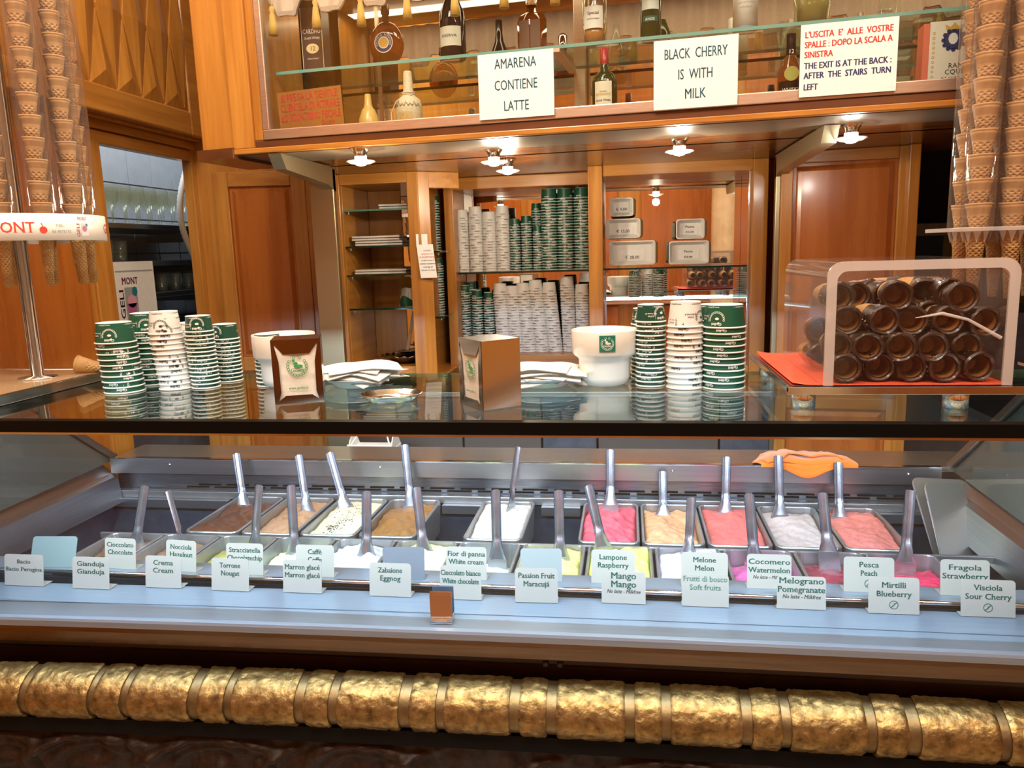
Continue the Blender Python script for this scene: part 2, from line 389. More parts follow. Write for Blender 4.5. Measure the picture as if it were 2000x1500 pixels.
# stemware on the upper shelf
gp = [(.030, 0), (.031, .002), (.005, .006), (.0035, .03), (.0035, .075), (.010, .085), (.032, .11), (.038, .14), (.034, .175), (.032, .19)]
gme = MB().lathe(gp, 16).mesh('wine_glass', BOTC)
k = 0
for rw_ in range(3):
    for i in range(11):
        o = link('wine_glass', gme); o.location = (-2.50 - rw_ * .1, 3.12 + i * .105 + rw_ * .03, 1.84); k += 1
        tag(o, ['clear stemmed glass in the front row on the store room shelf', 'clear stemmed glass in the middle row on the store room shelf', 'clear stemmed glass in the back row on the store room shelf'][rw_], 'glass', ['front row of stemware', 'middle row of stemware', 'back row of stemware'][rw_])
tgm = MB().lathe([(.0, 0), (.028, 0), (.034, .10), (.033, .10), (.027, .004)], 14).mesh('tumbler', BOTC)
for i in range(5):
    o = link('tumbler', tgm); o.location = (-2.5, 3.62 + i * .13, 1.49); tag(o, 'clear tumbler on the lowest store room shelf', 'glass', 'tumblers on the lowest store room shelf')
for i in range(5):
    o = link('tumbler', tgm); o.location = (-2.5, 3.16 + i * .1, 1.655); tag(o, 'clear tumbler on the middle store room shelf', 'glass', 'tumblers on the middle store room shelf')
# corrugated hose
pts = [V((-2.30, P(366, 325, X=-2.30).y, 3.2)), V((-2.30, P(366, 325, X=-2.30).y, 2.5))]
for i in range(61):
    t = i / 60
    px = 366 - 20 * sin(pi * min(t * 1.15, 1)) + 34 * t * t * 1.1; py = 325 + 235 * t
    pts.append(P(px, py, X=-2.30))
rr = [.017 if i % 2 else .0145 for i in range(63)]
MB().tube(pts, rr, 12).build('corrugated_hose', WHITE, label='white corrugated hose hanging in the doorway', cat='hose')
# poster board with an ice cream cup
a = P(218, 512, X=-2.30); b = P(293, 512, X=-2.30); c = P(300, 640, X=-2.30)
pb = thing('poster_board', (-2.30, a.y, 1.30), label='white poster board with a pink ice cream cup picture in the doorway', cat='poster')
wd = b.y - a.y + .02; ht = a.z - 1.30
q = MB(); q.M = basis((0, 0, 0), (0, 1, 0), (-1, 0, 0), (0, 0, 1)); q.box(0, wd, 0, .012, 0, ht); q.build('board', PAPER, pb)
q = MB(); q.M = basis((.002, 0, 0), (0, 1, 0), (0, 0, 1), (1, 0, 0))
for (x0, x1, y0, y1, mi) in ((.012, wd - .012, ht - .045, ht - .040, 1), (.012, wd - .012, .04, .045, 1)): q.add([(x0, y0, .001), (x1, y0, .001), (x1, y1, .001), (x0, y1, .001)], [(0, 1, 2, 3)], mi)
q.add([(.065, .08, .001), (.155, .08, .001), (.155, .235, .001), (.065, .235, .001)], [(0, 1, 2, 3)], 1)
q.add([(.08, .09, .002), (.125, .09, .002), (.145, .16, .002), (.07, .16, .002)], [(0, 1, 2, 3)], 2)
q.add([(.11 + .035 * cos(t * pi / 8), .17 + .03 * sin(t * pi / 8), .002) for t in range(16)], [tuple(range(16))], 3)
q.add([(.135 + .02 * cos(t * pi / 6), .215 + .022 * sin(t * pi / 6), .003) for t in range(12)], [tuple(range(12))], 4)
text(q, 'MONT', .045, .11, .25, .001, 0, bold=.015, fit=.115, serif=True)
q.M = q.M @ Matrix.Rotation(pi / 2, 4, 'Z'); text(q, 'GELI', .045, .16, -.055, .001, 0, bold=.015, fit=.13, serif=True)
q.build('picture', [INKA, GREY, plain('mauve_ink', (.42, .12, .30), .5), plain('rose_ink', (.72, .36, .48), .5), plain('sea_ink', (.01, .18, .25), .5)], pb)
o = MB().box(-2.418, -2.414, 4.10, 4.26, 1.56, 1.84).build('hanging_paper', PAPER, label='white sheet hanging behind the corrugated hose', cat='paper')

# ---------------------------------------------------------------- back wall between doorway and shelving
def wallframe(p0, p1):
    u = V((p1[0] - p0[0], p1[1] - p0[1], 0)); ln = u.length; u.normalize(); v = V((-u.y, u.x, 0))
    return basis((p0[0], p0[1], 0), u, v, (0, 0, 1)), ln
def raised_panel(par, F, s0, s1, z0, z1, wd=.07, fm=WV, pm=WR, d=0, bot=None):
    """frame of stiles and rails with a recessed, fielded panel"""
    bot = bot or wd
    for (a, b, c, e, nm) in ((s0, s0 + wd, z0, z1, 'stile'), (s1 - wd, s1, z0, z1, 'stile'), (s0 + wd, s1 - wd, z1 - wd, z1, 'rail'), (s0 + wd, s1 - wd, z0, z0 + bot, 'rail')):
        q = MB(); q.M = F; q.box(a, b, d, d + .03, c, e); q.build(nm, fm if nm == 'stile' else WH, par, bev=.004)
    q = MB(); q.M = F; q.box(s0 + wd + .001, s1 - wd - .001, d + .018, d + .03, z0 + bot + .001, z1 - wd - .001)
    x0, x1, a0, a1, e = s0 + wd + .012, s1 - wd - .012, z0 + bot + .012, z1 - wd - .012, .02
    vs = [(x0, d + .018, a0), (x1, d + .018, a0), (x1, d + .018, a1), (x0, d + .018, a1), (x0 + e, d + .006, a0 + e), (x1 - e, d + .006, a0 + e), (x1 - e, d + .006, a1 - e), (x0 + e, d + .006, a1 - e)]
    q.add(vs, [(0, 1, 5, 4), (1, 2, 6, 5), (2, 3, 7, 6), (3, 0, 4, 7), (4, 5, 6, 7)]); q.build('panel', pm, par)
F1, L1 = wallframe((LX, 3.50), (-1.33, 3.64))
q = MB(); q.M = F1; q.box(0, L1, .03, .10, 0, 4.2)
wb = struct(q, 'wall_back_panelling', WV)
raised_panel(wb, F1, .10, .535, 1.10, 2.06, .07)
raised_panel(wb, F1, .10, .535, .0, 1.08, .07)
raised_panel(wb, F1, .535, .72, 0, 2.06, .03, pm=WV)

# aluminium posts and arms carrying the display
for (x0, y0, x1, lab, xa) in ((-1.245, 2.98, -1.145, 'brushed aluminium post and arm between wood panel and napkin niche', -1.15), (.588, 3.28, .633, 'brushed aluminium post and arm beside the mirrored price niche', .60)):
    t = thing('aluminium_support', ((x0 + x1) / 2, y0, 0), label=lab, cat='post')
    MB().box(x0 - t.location.x, x1 - t.location.x, 0, .03, 0, 1.99).build('post', ALU, t, bev=.003)
    s = 1 if x0 < 0 else -1
    q = MB(); xx = (x1 if s > 0 else x0) - t.location.x
    q.prism([(2.52 - y0, 1.995), (.03, 1.995), (.03, 1.90), (-.05, 1.925), (2.56 - y0, 1.945)], xx - .045 * s, xx, ax='x'); q.build('arm', ALU, t, bev=.002)

# ---------------------------------------------------------------- back shelving unit
un = thing('back_shelving', (-.35, 3.4, 0), label='cherry wood back bar with mirrored niches for paper cups', cat='shelving')
un.location = (0, 0, 0)
ZS = 2.0
def unit_box(nm, mt, *b, M=None, bev=.003, par=None):
    q = MB(); 
    if M: q.M = M
    q.box(*b); return q.build(nm, mt, par or un, bev=bev)
# napkin niche
yl = 3.32
unit_box('stile', WV, -1.335, -1.25, yl, yl + .03, 1.10, ZS)
unit_box('stile', WV, -.945, -.895, yl, yl + .03, 1.10, ZS)
unit_box('header', WH, -1.25, -.945, yl, yl + .03, 1.955, ZS)
unit_box('side_board', WY, -1.265, -1.25, yl + .03, 3.72, 1.10, 1.955)
unit_box('side_board', WY, -.945, -.93, yl + .03, 3.72, 1.10, 1.955)
unit_box('top_board', WH, -1.25, -.945, yl + .03, 3.72, 1.955, 1.975)
unit_box('bottom_board', WH, -1.265, -.93, yl + .03, 3.72, 1.10, 1.145)
unit_box('back_board', WV, -1.25, -1.085, 3.70, 3.73, 1.145, 1.955)
unit_box('mirror', MIRR, -1.083, -.946, 3.70, 3.72, 1.145, 1.955, bev=0)
# diagonal niche towards the deeper middle
Fd, Ld = wallframe((-.895, 3.32), (-.868, 3.70))
Fd = basis((-.895, 3.32, 0), (cos(R(38)), sin(R(38)), 0), (-sin(R(38)), cos(R(38)), 0), (0, 0, 1))
unit_box('pilaster', WV, 0, .055, 0, .03, 1.10, ZS, M=Fd)
unit_box('header', WH, -.0, .20, 0.001, .03, 1.93, ZS, M=Fd)
unit_box('pilaster', WV, -.872, -.826, 3.70, 3.73, 1.05, ZS)
unit_box('back_board', WV, -.93, -.70, 3.96, 3.99, 1.05, ZS)
unit_box('side_board', WY, -.842, -.828, 3.73, 3.96, 1.05, ZS)
unit_box('side_board', WY, -.93, -.915, 3.36, 3.96, 1.05, ZS)
unit_box('bottom_board', WH, -.915, -.828, 3.40, 3.96, 1.05, 1.10)
# cup niche
unit_box('header', WH, -.826, -.168, 3.70, 3.73, 1.945, ZS)
unit_box('bottom_rail', WH, -.826, -.168, 3.70, 3.96, 1.08, 1.145)
unit_box('top_board', WH, -.826, -.168, 3.73, 3.96, 1.945, 1.965)
unit_box('mirror', MIRR, -.826, -.168, 3.955, 3.975, 1.145, 1.945, bev=0)
unit_box('post', WV, -.168, -.106, 3.44, 3.97, 1.05, ZS)
# price niche
unit_box('header', WH, -.106, .525, 3.45, 3.48, 1.955, ZS + .05)
unit_box('post', WV, .525, .588, 3.44, 3.75, 1.05, ZS)
unit_box('bottom_rail', WH, -.106, .525, 3.45, 3.72, 1.08, 1.12)
unit_box('mirror', MIRR, -.106, .525, 3.71, 3.73, 1.12, 1.955, bev=0)
unit_box('top_board', WH, -.106, .525, 3.48, 3.71, 1.955, 1.975)
q = MB(); q.box(.515, .524, 3.49, 3.705, 1.12, 1.955); q.build('edge_strip', CHROME, un)
# glass shelves
def gshelf(x0, x1, y0, y1, z, lab, edge=GEDGED, th=.008):
    o = MB().box(x0, x1, y0 + .002, y1, z - th, z).build('glass_shelf', GLASSG, label=lab, cat='shelf')
    MB().box(x0, x1, y0, y0 + .002, z - th, z).build('front_edge', edge, o)
    for xx in (x0 + .015, x1 - .015):
        MB().lathe([(0, -.012), (.005, -.012), (.005, 0)], 8, (xx, y0 + .03, z - th)).build('shelf_pin', CHROME, o)
NZ = [1.85, 1.69, 1.563, 1.412]
for z, l in zip(NZ, ('topmost glass shelf of the narrow napkin niche', 'second glass shelf from the top in the napkin niche', 'third glass shelf from the top in the napkin niche', 'lowest glass shelf of the narrow napkin niche')):
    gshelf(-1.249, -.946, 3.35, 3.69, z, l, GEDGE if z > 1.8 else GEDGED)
gshelf(-.825, -.169, 3.735, 3.95, 1.551, 'glass shelf holding cup stacks in the wide cup niche')
gshelf(-.105, .513, 3.485, 3.70, 1.56, 'glass shelf under the white price boxes')
for z in (1.66, 1.36): gshelf(-.914, -.843, 3.46, 3.90, z, 'small glass shelf under the %s green cup stack beside the niche' % ('upper' if z > 1.5 else 'lower'))
# back counter with steel fronts
bc = thing('back_counter', (0, 3.2, 0), label='steel fronted back counter below the mirrored shelving', cat='counter'); bc.location = (0, 0, 0)
MB().box(-1.33, .585, 3.26, 3.97, .05, 1.03).build('body', BLACKM, bc)
MB().box(-1.34, .59, 3.22, 3.99, 1.03, 1.05).build('countertop', STEEL, bc, bev=.003)
xs = [-1.33, -1.02, -.72, -.37, -.13, .38, .585]
for a, b in zip(xs, xs[1:]): MB().box(a + .004, b - .004, 3.235, 3.26, .08, 1.02).build('door', plain('dark_steel_door', (.16, .15, .145), .4, .8) if b - a > .3 else DKST, bc, bev=.003)  # wide doors in a plain dark steel

# ---------------------------------------------------------------- right of the shelving: panel and dark kitchen opening
F2, L2 = wallframe((.605, 3.26), (1.07, 3.20))
q = MB(); q.M = F2; q.box(0, L2, .03, .08, 0, 2.05); wr = struct(q, 'wall_back_pier', WV)
raised_panel(wr, F2, .0, L2, 1.05, 2.0, .045, pm=WR)
raised_panel(wr, F2, .0, L2, .10, 1.02, .045, pm=WR)
MB().box(1.05, 1.09, 3.17, 3.9, 0, 2.0).build('door_jamb', WV, wr, bev=.004)
kt = thing('kitchen_unit', (1.9, 3.9, 0), label='dark steel kitchen unit in the unlit opening', cat='kitchen unit')
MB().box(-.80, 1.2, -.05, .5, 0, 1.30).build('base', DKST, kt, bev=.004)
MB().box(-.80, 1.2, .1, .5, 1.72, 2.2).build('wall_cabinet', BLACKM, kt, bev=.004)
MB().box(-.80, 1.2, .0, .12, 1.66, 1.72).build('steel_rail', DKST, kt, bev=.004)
struct(MB().box(2.6, 2.7, -3.3, 7, 0, 4.2), 'wall_right', WV)

# ================================================================ hanging display over the back bar
A = V((-1.266, 2.535, 0)); B = V((.9, 2.319, 0)); FD, LD = wallframe(A, B); DU = V((FD[0][0], FD[1][0], 0)); DV = V((FD[0][1], FD[1][1], 0))
FDi = FD.inverted()
def Pd(px, py, d):
    """pixel to (along, into, up) on the plane d deep behind the display front"""
    r = ray(px, py); t = (DV.dot(A) + d) / DV.dot(r); return FDi @ (CAM + r * t)
S0, S1 = -.05, 2.75
ds = thing('display_cabinet', label='glass fronted cherry bottle display hanging over the back bar', cat='display cabinet')
def dbox(nm, mt, *b, par=ds, bev=.003):
    q = MB(); q.M = FD; q.box(*b); return q.build(nm, mt, par, bev=bev)
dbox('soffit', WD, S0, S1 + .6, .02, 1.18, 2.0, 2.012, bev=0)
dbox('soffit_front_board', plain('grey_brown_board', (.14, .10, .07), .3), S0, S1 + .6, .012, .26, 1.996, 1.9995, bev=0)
dbox('lower_moulding', WH, S0, S1, -.012, .02, 1.998, 2.015)
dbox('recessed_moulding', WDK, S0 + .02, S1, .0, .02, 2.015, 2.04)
dbox('bottom_frame', ALUF, .065, S1, -.006, .02, 2.04, 2.072)
q = MB(); q.M = FD; q.box(.065, .09, -.006, .02, 2.072, 2.62); q.build('side_frame', ALUF, ds, bev=.003)
dbox('left_stile', WV, -.05, .03, -.01, .30, 2.015, 2.62)
dbox('left_stile', WV, .03, .062, .0, .30, 2.04, 2.62)
dbox('floor_board', WH, .03, S1, .02, .47, 2.02, 2.055)
dbox('mirror', MIRR, .04, S1, .462, .468, 2.075, 2.62, bev=0)
dbox('mirror_rail', WH, .04, S1, .43, .462, 2.055, 2.082)
for s in (.29, 1.06, 1.80): dbox('mirror_joint', ALUF, s, s + .012, .456, .461, 2.082, 2.62, bev=0)
for s in (1.02, 1.80): dbox('upright', ALUF, s + .03, s + .07, .40, .43, 2.055, 2.62)
dbox('back', BLACKM, -.05, S1, .47, .5, 2.0, 2.64)
dbox('top_board', WH, -.05, S1, .0, .5, 2.62, 2.64)
dbox('light_strip', emit('warm_strip_light', (1.0, .80, .52), 2.2), .1, S1, .20, .24, 2.605, 2.618, bev=0)
q = MB(); q.M = FD; q.box(.09, S1, .008, .014, 2.072, 2.62); q.build('front_glass', GLASS, ds)
lp = FD @ V((1.35, .26, 2.60)); o = area('display_strip_light', lp, 2.5, 7, (1.0, .80, .52), (0, 0, -1), .06); o.rotation_euler = (0, 0, math.atan2(DU.y, DU.x))
# corner post between doorway wall and display
q = MB(); q.M = FD; q.box(-.19, -.052, .02, .30, 2.0, 4.2); q.build('corner_post', WV, ds, bev=.006)
q = MB(); q.M = FD; q.prism([(-.20, .0), (-.045, -.02), (-.045, .31), (-.20, .31)], 1.985, 2.02); q.build('corner_moulding', WDK, ds, bev=.003)
# upper wall over the display and behind
struct(MB().box(LX, 1.1, 3.98, 4.02, 1.0, 4.2), 'wall_upper', WV)
q = MB(); q.M = FD; q.box(-.04, S1 + .6, .05, .5, 2.64, 4.2); struct(q, 'bulkhead', CREAM)
# inner glass shelf
zsh = 2.276
q = MB(); q.M = FD; q.box(.07, S1, .102, .40, zsh - .010, zsh); gs = q.build('display_shelf', GLASSG, label='long glass shelf with aqua edge inside the bottle display', cat='shelf')
q = MB(); q.M = FD; q.box(.07, S1, .10, .102, zsh - .010, zsh); q.build('front_edge', plain('aqua_glass_edge', (.20, .42, .38), .1), gs)
q = MB(); q.M = FD; q.box(.07, S1, .40, .402, zsh - .010, zsh); q.build('rear_edge', plain('aqua_glass_edge', (.20, .42, .38), .1), gs)
for s in (1.045, 1.82):
    q = MB(); q.M = FD; q.box(s - .012, s + .012, .09, .40, zsh - .022, zsh - .011); q.build('shelf_clip', ALUF, gs)
# valance with tassels
va = thing('valance', label='pink scalloped fabric valance with gold tassels inside the display top', cat='valance')
sp, s_0 = .158, .075
def vz(s):
    t = ((s - s_0) / sp) % 1.0
    f = 0 if t < .16 or t > .84 else min(1, (t - .16) / .14, (.84 - t) / .14)
    return 2.478 - .042 * f
q = MB(); q.M = FD
q.grid(lambda a, b: (s_0 + .02 + a * 2.6, .052 + .006 * sin(a * 260), vz(s_0 + .02 + a * 2.6) * (1 - b) + 2.60 * b), 420, 2)
q.grid(lambda a, b: (s_0 + .02 + a * 2.6, .060 + .006 * sin(a * 260), vz(s_0 + .02 + a * 2.6) * (1 - b) + 2.60 * b), 420, 2)
q.build('fabric', FABR, va)
q = MB(); q.M = FD; q.grid(lambda a, b: (s_0 + .02 + a * 2.6, .046 - .004 * b, vz(s_0 + .02 + a * 2.6) + .012 * b), 420, 1); q.build('lace_hem', varied('lace_braid', (.55, .42, .34), (.78, .66, .56), (150, 150, 150), rough=.9, bump=.8), va)
tp = [(.0, .0), (.006, -.002), (.010, -.012), (.007, -.022), (.009, -.028), (.013, -.06), (.016, -.092), (.012, -.092), (.0, -.088)]
tm = MB().lathe(tp, 12).tube([(0, 0, 0), (0, 0, .06)], .0016, 6).mesh('tassel', GOLDT)
for i in range(16):
    s = s_0 + .012 + i * sp; o = link('tassel', tm, va); p = FD @ V((s + .02, .04, 2.468 if i % 2 == 0 else 2.474)); o.location = p
# ---- things in the display
def onD(s, d, z): return FD @ V((s, d, z))
def logo_card(nm, s0, s1, z0, z1, d, lines, ink, lab, tilt=0, fm=PAPER, **kw):
    t = thing(nm, onD((s0 + s1) / 2, d, z0), math.atan2(DU.y, DU.x), label=lab, cat='sign')
    w_ = s1 - s0; h_ = z1 - z0
    q = MB(); q.M = Matrix.Rotation(R(tilt), 4, 'Y') ; q.box(-w_ / 2, w_ / 2, -.0015, .0015, 0, h_); q.build('sheet', fm, t)
    for ln in lines: 
        q = MB(); q.M = Matrix.Rotation(R(tilt), 4, 'Y') @ basis((0, -.0022, 0), (1, 0, 0), (0, 0, 1), (0, -1, 0))
        mi = ln[5] if len(ln) > 5 else 0
        text(q, ln[0], ln[1], ln[2], ln[3], 0, mi, bold=ln[4], fit=ln[6] if len(ln) > 6 else None, align=ln[7] if len(ln) > 7 else 'CENTER')
        q.build('lettering', ink, t)
logo_card('notice_sign', .822, 1.057, 2.050, 2.240, -.012, [('AMARENA', .042, 0, .145, .008, 0, .130), ('CONTIENE', .042, 0, .083, .008, 0, .133), ('LATTE', .042, 0, .022, .008, 0, .077)], [INKT],
          'white notice reading AMARENA CONTIENE LATTE against the display front')
logo_card('notice_sign', 1.352, 1.587, 2.042, 2.232, -.012, [('BLACK  CHERRY', .040, 0, .137, .008, 0, .175), ('IS  WITH', .040, 0, .080, .008, 0, .095), ('MILK', .040, 0, .026, .008, 0, .058)], [INKT],
          'white notice reading BLACK CHERRY IS WITH MILK against the display front')
ex = [("L'USCITA  E'  ALLE  VOSTRE", .155, 0, .222), ('SPALLE : DOPO LA SCALA A', .129, 0, .222), ('SINISTRA', .103, 0, .073), ('THE EXIT IS AT THE BACK :', .074, 1, .222), ('AFTER  THE  STAIRS  TURN', .048, 1, .222), ('LEFT', .018, 1, .036)]
logo_card('notice_sign', 1.752, 2.000, 2.048, 2.238, -.012, [(a, .0235, -.113, b, .03, c, d, 'LEFT') for a, b, c, d in ex], [INKR, INKN],
          "white notice with red and navy exit directions beside the boxed spirit")
logo_card('notice_sign',   .112, .345, 2.074, 2.196, .03, [("SI PREGA LA GENTILE", .034, 0, .090, .02, 0, .205), ("CLIENTELA DI RITIRARE", .034, 0, .058, .02, 0, .215), ("LO SCONTRINO FISCALE", .034, 0, .026, .02, 0, .215), ("Grazie", .022, .06, .005, .02, 0, .05)], [INKR],
          'amber plaque with red receipt notice in the display corner', tilt=-2, fm=glassmat('amber_plaque', (.75, .38, .12), .05, .65, (.52, .22, .06)))

def bottle(nm, s, d, z, prof, gm, lab, parts=(), seg=20, sx=1, sy=1, rz=0):
    t = thing(nm, onD(s, d, z), math.atan2(DU.y, DU.x) + rz, label=lab, cat='bottle')
    MB().lathe(prof, seg, sx=sx, sy=sy).build('glass_body', gm, t)
    for p in parts:
        kind = p[0]
        if kind == 'cap': MB().lathe(p[1], 16).build(p[3] if len(p) > 3 else 'cap', p[2], t)
        elif kind == 'label':   # front label wrapped round: r, a-range, z0, z1, mat, texts
            _, r, aw, z0, z1, mt, tx = p
            q = MB(); q.grid(lambda a, b: (r * sx * sin((a - .5) * aw), -r * sy * cos((a - .5) * aw), z0 + (z1 - z0) * b), 10, 1); lo = q.build('label', mt, t)
            q = MB()
            for (st, size, zz, fit, im) in tx:
                q2 = MB(); text(q2, st, size, 0, zz, 0, 0, bold=.01, fit=fit)
                q.add([((r + .0006) * sx * sin(x / (r * sx)), -(r + .0006) * sy * cos(x / (r * sx)), y) for x, y, _ in q2.v], q2.f, im)
            if tx: q.build('lettering', [INKK, INKG, INKR, plain('gold_ink', (.6, .38, .08), .4), WHITE], lo)
        elif kind == 'mesh': p[1].build(p[2], p[3], t)
    return t
# boxed whisky
bx = thing('spirit_box', onD(.197, .16, zsh), math.atan2(DU.y, DU.x) + .12, label='dark brown lettered spirit carton on the glass shelf', cat='box')
MB().box(-.037, .037, -.037, .037, 0, .20).build('carton', plain('dark_brown_card', (.055, .025, .022), .35), bx, bev=.001)
q = MB(); q.M = basis((0, -.0376, 0), (1, 0, 0), (0, 0, 1), (0, -1, 0))
text(q, 'CARDHU', .020, 0, .118, 0, 0, fit=.062, serif=True); text(q, 'Scotch Whisky', .012, 0, .100, 0, 0, fit=.055, shear=.3); text(q, 'SINGLE MALT', .007, 0, .035, 0, 0, fit=.04)
q.add([(.022 * cos(k * pi / 10), .070 + .016 * sin(k * pi / 10), 0) for k in range(20)], [tuple(range(20))], 1); text(q, '12', .02, 0, .063, .0005, 2)
q.box(-.037, -.035, 0, .20, -.0004, .0002, 1); q.box(.035, .037, 0, .20, -.0004, .0002, 1)
q.build('lettering', [WHITE, plain('pale_gold', (.72, .60, .32), .3), INKK], bx)
# round flat brandy flask
fp = []
t = thing('brandy_flask', onD(.452, .17, zsh), math.atan2(DU.y, DU.x), label='round flat amber brandy flask with ring label on the glass shelf', cat='bottle')
q = MB(); q.grid(lambda a, b: (.062 * sin(a * 2 * pi) * sin(pi * b) , .026 * (cos(a * 2 * pi)) * sin(pi * b) ** .6, .072 - .072 * cos(pi * b)), 28, 14); q.build('glass_body', WHISKY, t)
MB().lathe([(.012, .135), (.011, .165), (.015, .167), (.015, .195), (0, .196)], 16).build('stopper', plain('brown_cap', (.10, .03, .02), .3), t)
q = MB(); q.M = basis((0, -.0268, .072), (1, 0, 0), (0, 0, 1), (0, -1, 0))
for (r0, r1, mi) in ((.030, .033, 1), (.019, .030, 0), (.016, .019, 1), (0, .016, 2)):
    q.lathe([(r0, 0), (r1, 0)], 28, mi=mi, smooth=False)
for i, ch in enumerate('VECCHIA ROMAGNA'):
    if ch == ' ': continue
    an = R(200 - i * 15.5); q2 = MB(); text(q2, ch, .0095, 0, -.003, 0, bold=.02); mm = Matrix.Translation((.0245 * cos(an), .0245 * sin(an), .0006)) @ Matrix.Rotation(an - pi / 2, 4, 'Z'); q.add([tuple(mm @ V(p)) for p in q2.v], q2.f, 1)
q.build('ring_label', [INKN, WHITE, plain('gold_ink', (.6, .38, .08), .4)], t)
# champagne style bottle
dprof = [(0, .002), (.040, 0), (.043, .01), (.043, .12), (.038, .15), (.018, .20), (.014, .23), (.014, .28), (0, .28)]
bottle('dark_wine_bottle', .69, .16, zsh, dprof, BOTK, 'dark bottle with pale label on the glass shelf above the leather bottle', [('label', .0436, 1.9, .035, .095, plain('aged_label', (.62, .60, .50), .6), [('RISERVA', .012, .062, .05, 0)])])
sq_ = [(0, .0), (.046, 0), (.048, .006), (.048, .10), (.040, .118), (.016, .128), (.014, .150), (0, .150)]
bottle('square_whiskey_bottle', .952, .18, zsh, sq_, WHISKY, 'squat square amber whiskey bottle on the glass shelf', [('cap', [(.017, .145), (.018, .15), (.020, .19), (.012, .20), (0, .2)], CHROME, 'stopper'), ('mesh', MB().prism([(-.034, .012), (.034, .012), (.034, .095), (-.034, .095)], -.037, -.0355, 0, 'y'), 'label', plain('brown_label', (.13, .06, .03), .5))], seg=4, sx=1, sy=.8, rz=pi / 4 * 0)
bottle('amber_whisky_bottle', 1.158, .16, zsh, [(0, 0), (.034, 0), (.037, .01), (.040, .10), (.036, .14), (.016, .185), (.014, .22), (0, .22)], BOTC, 'clear bottle half full of amber spirit with white label on the glass shelf',
       [('mesh', MB().lathe([(0, .004), (.032, .004), (.037, .06), (0, .06)], 18), 'spirit', plain('amber_liquid', (.50, .19, .02), .1)), ('label', .0405, 1.6, .045, .11, WHITE, [('Special', .014, .085, .035, 0), ('SCOTCH WHISKY', .006, .07, .04, 0)])])
bottle('green_anise_bottle', 1.331, .16, zsh, [(0, 0), (.030, 0), (.032, .01), (.032, .17), (.014, .22), (0, .22)], BOTG, 'tall green bottle with white printing on the glass shelf',
       [('label', .0326, 1.8, .085, .15, plain('pale_blue_label', (.62, .68, .66), .4), [('PERNOD', .016, .125, .05, 2)]), ('label', .0328, 1.5, .05, .066, INKG, [('ANISE', .011, .053, .03, 4)])])
o = thing('spirit_tube', onD(1.61, .15, zsh), math.atan2(DU.y, DU.x), label='white cylindrical gift tube on the glass shelf', cat='box')
MB().lathe([(0, 0), (.036, 0), (.036, .20), (0, .20)], 24).build('tube', WHITE, o); MB().lathe([(.0362, 0), (.0368, .004), (.0362, .008)], 24).build('rim', plain('blue_rim', (.2, .25, .35), .4), o)
q = MB()
for k in range(5):
    q2 = MB(); text(q2, ['malt whisky of rare', 'age and character', 'matured in oak', 'casks and bottled', 'in Scotland'][k], .0075, 0, .11 - k * .013, 0); q.add([(.0366 * sin(x / .0366), -.0366 * cos(x / .0366), y) for x, y, _ in q2.v], q2.f)
q.build('lettering', GREY, o)
bottle('glass_jug', 1.80, .18, zsh, [(0, .0), (.044, 0), (.050, .01), (.058, .16), (.056, .16), (.048, .012), (0, .012)], BOTC, 'wide clear glass jug with pale yellow spirit on the glass shelf',
       [('mesh', MB().lathe([(0, .012), (.040, .012), (.046, .09), (0, .09)], 20), 'spirit', plain('straw_liquid', (.62, .50, .10), .1))])
bottle('small_liqueur_bottle', 2.02, .22, zsh, [(0, 0), (.03, 0), (.03, .08), (.012, .12), (.012, .16), (0, .16)], BOTC, 'small clear bottle on the glass shelf beyond the jug')
# lower level
ZD = 2.057
lb = bottle('leather_bottle', .548, .10, ZD, [(0, 0), (.041, 0), (.044, .004), (.044, .07), (.038, .092), (.022, .105), (.017, .118), (.014, .175), (.012, .182), (0, .183)], varied('cream_leather', (.55, .45, .28), (.72, .64, .48), (30, 30, 30), rough=.55, bump=.25),
            'cream leather covered bottle with cord at the neck inside the display', [('label', .0446, 1.2, .012, .05, plain('tan_emblem', (.55, .40, .20), .6), [('GA', .024, .026, .036, 3), ('LIQUORE', .007, .015, .04, 3)])])
q = MB()
for k in range(3): q.lathe([(.020 + .003 * cos(a * pi / 4), .104 + .005 * k + .003 * sin(a * pi / 4)) for a in range(9)], 20)
q.tube([(.02, -.02, .105), (-.03, -.035, .085), (-.052, -.03, .05), (-.045, -.045, .02), (-.02, -.05, .004)], .002, 6); q.build('cord', plain('beige_cord', (.62, .52, .38), .8), lb)
q = MB()
for k in range(7): a = -.9 + k * .3; q.tube([(.0455 * sin(a), -.0455 * cos(a), .068), (.0455 * sin(a + .15), -.0455 * cos(a + .15), .082 if k % 2 else .076), (.0455 * sin(a + .3), -.0455 * cos(a + .3), .068)], .0008, 4)
q.build('stitching', INKK, lb)
bottle('yellow_liqueur_bottle', .385, .14, ZD, [(0, 0), (.036, 0), (.038, .004), (.034, .05), (.022, .08), (.016, .086), (.013, .10), (.010, .13), (0, .132)], plain('yellow_ceramic', (.62, .40, .12), .25), 'yellow handmade bottle behind the red lettered plaque')
bottle('green_whisky_bottle', 1.196, .09, ZD, [(0, 0), (.036, 0), (.039, .006), (.039, .095), (.032, .115), (.014, .128), (.012, .155), (.012, .165), (0, .165)], BOTG, 'dark green square shouldered whisky bottle with cream label and red cap',
       [('cap', [(.0125, .145), (.013, .150), (.013, .195), (0, .195)], plain('red_cap', (.30, .02, .02), .35)), ('label', .0396, 1.4, .014, .092, plain('cream_label', (.72, .68, .54), .5), [("BUCHANAN'S", .012, .050, .046, 3), ('Scotch Whisky', .009, .034, .046, 0), ('DE LUXE', .006, .060, .02, 0)])])
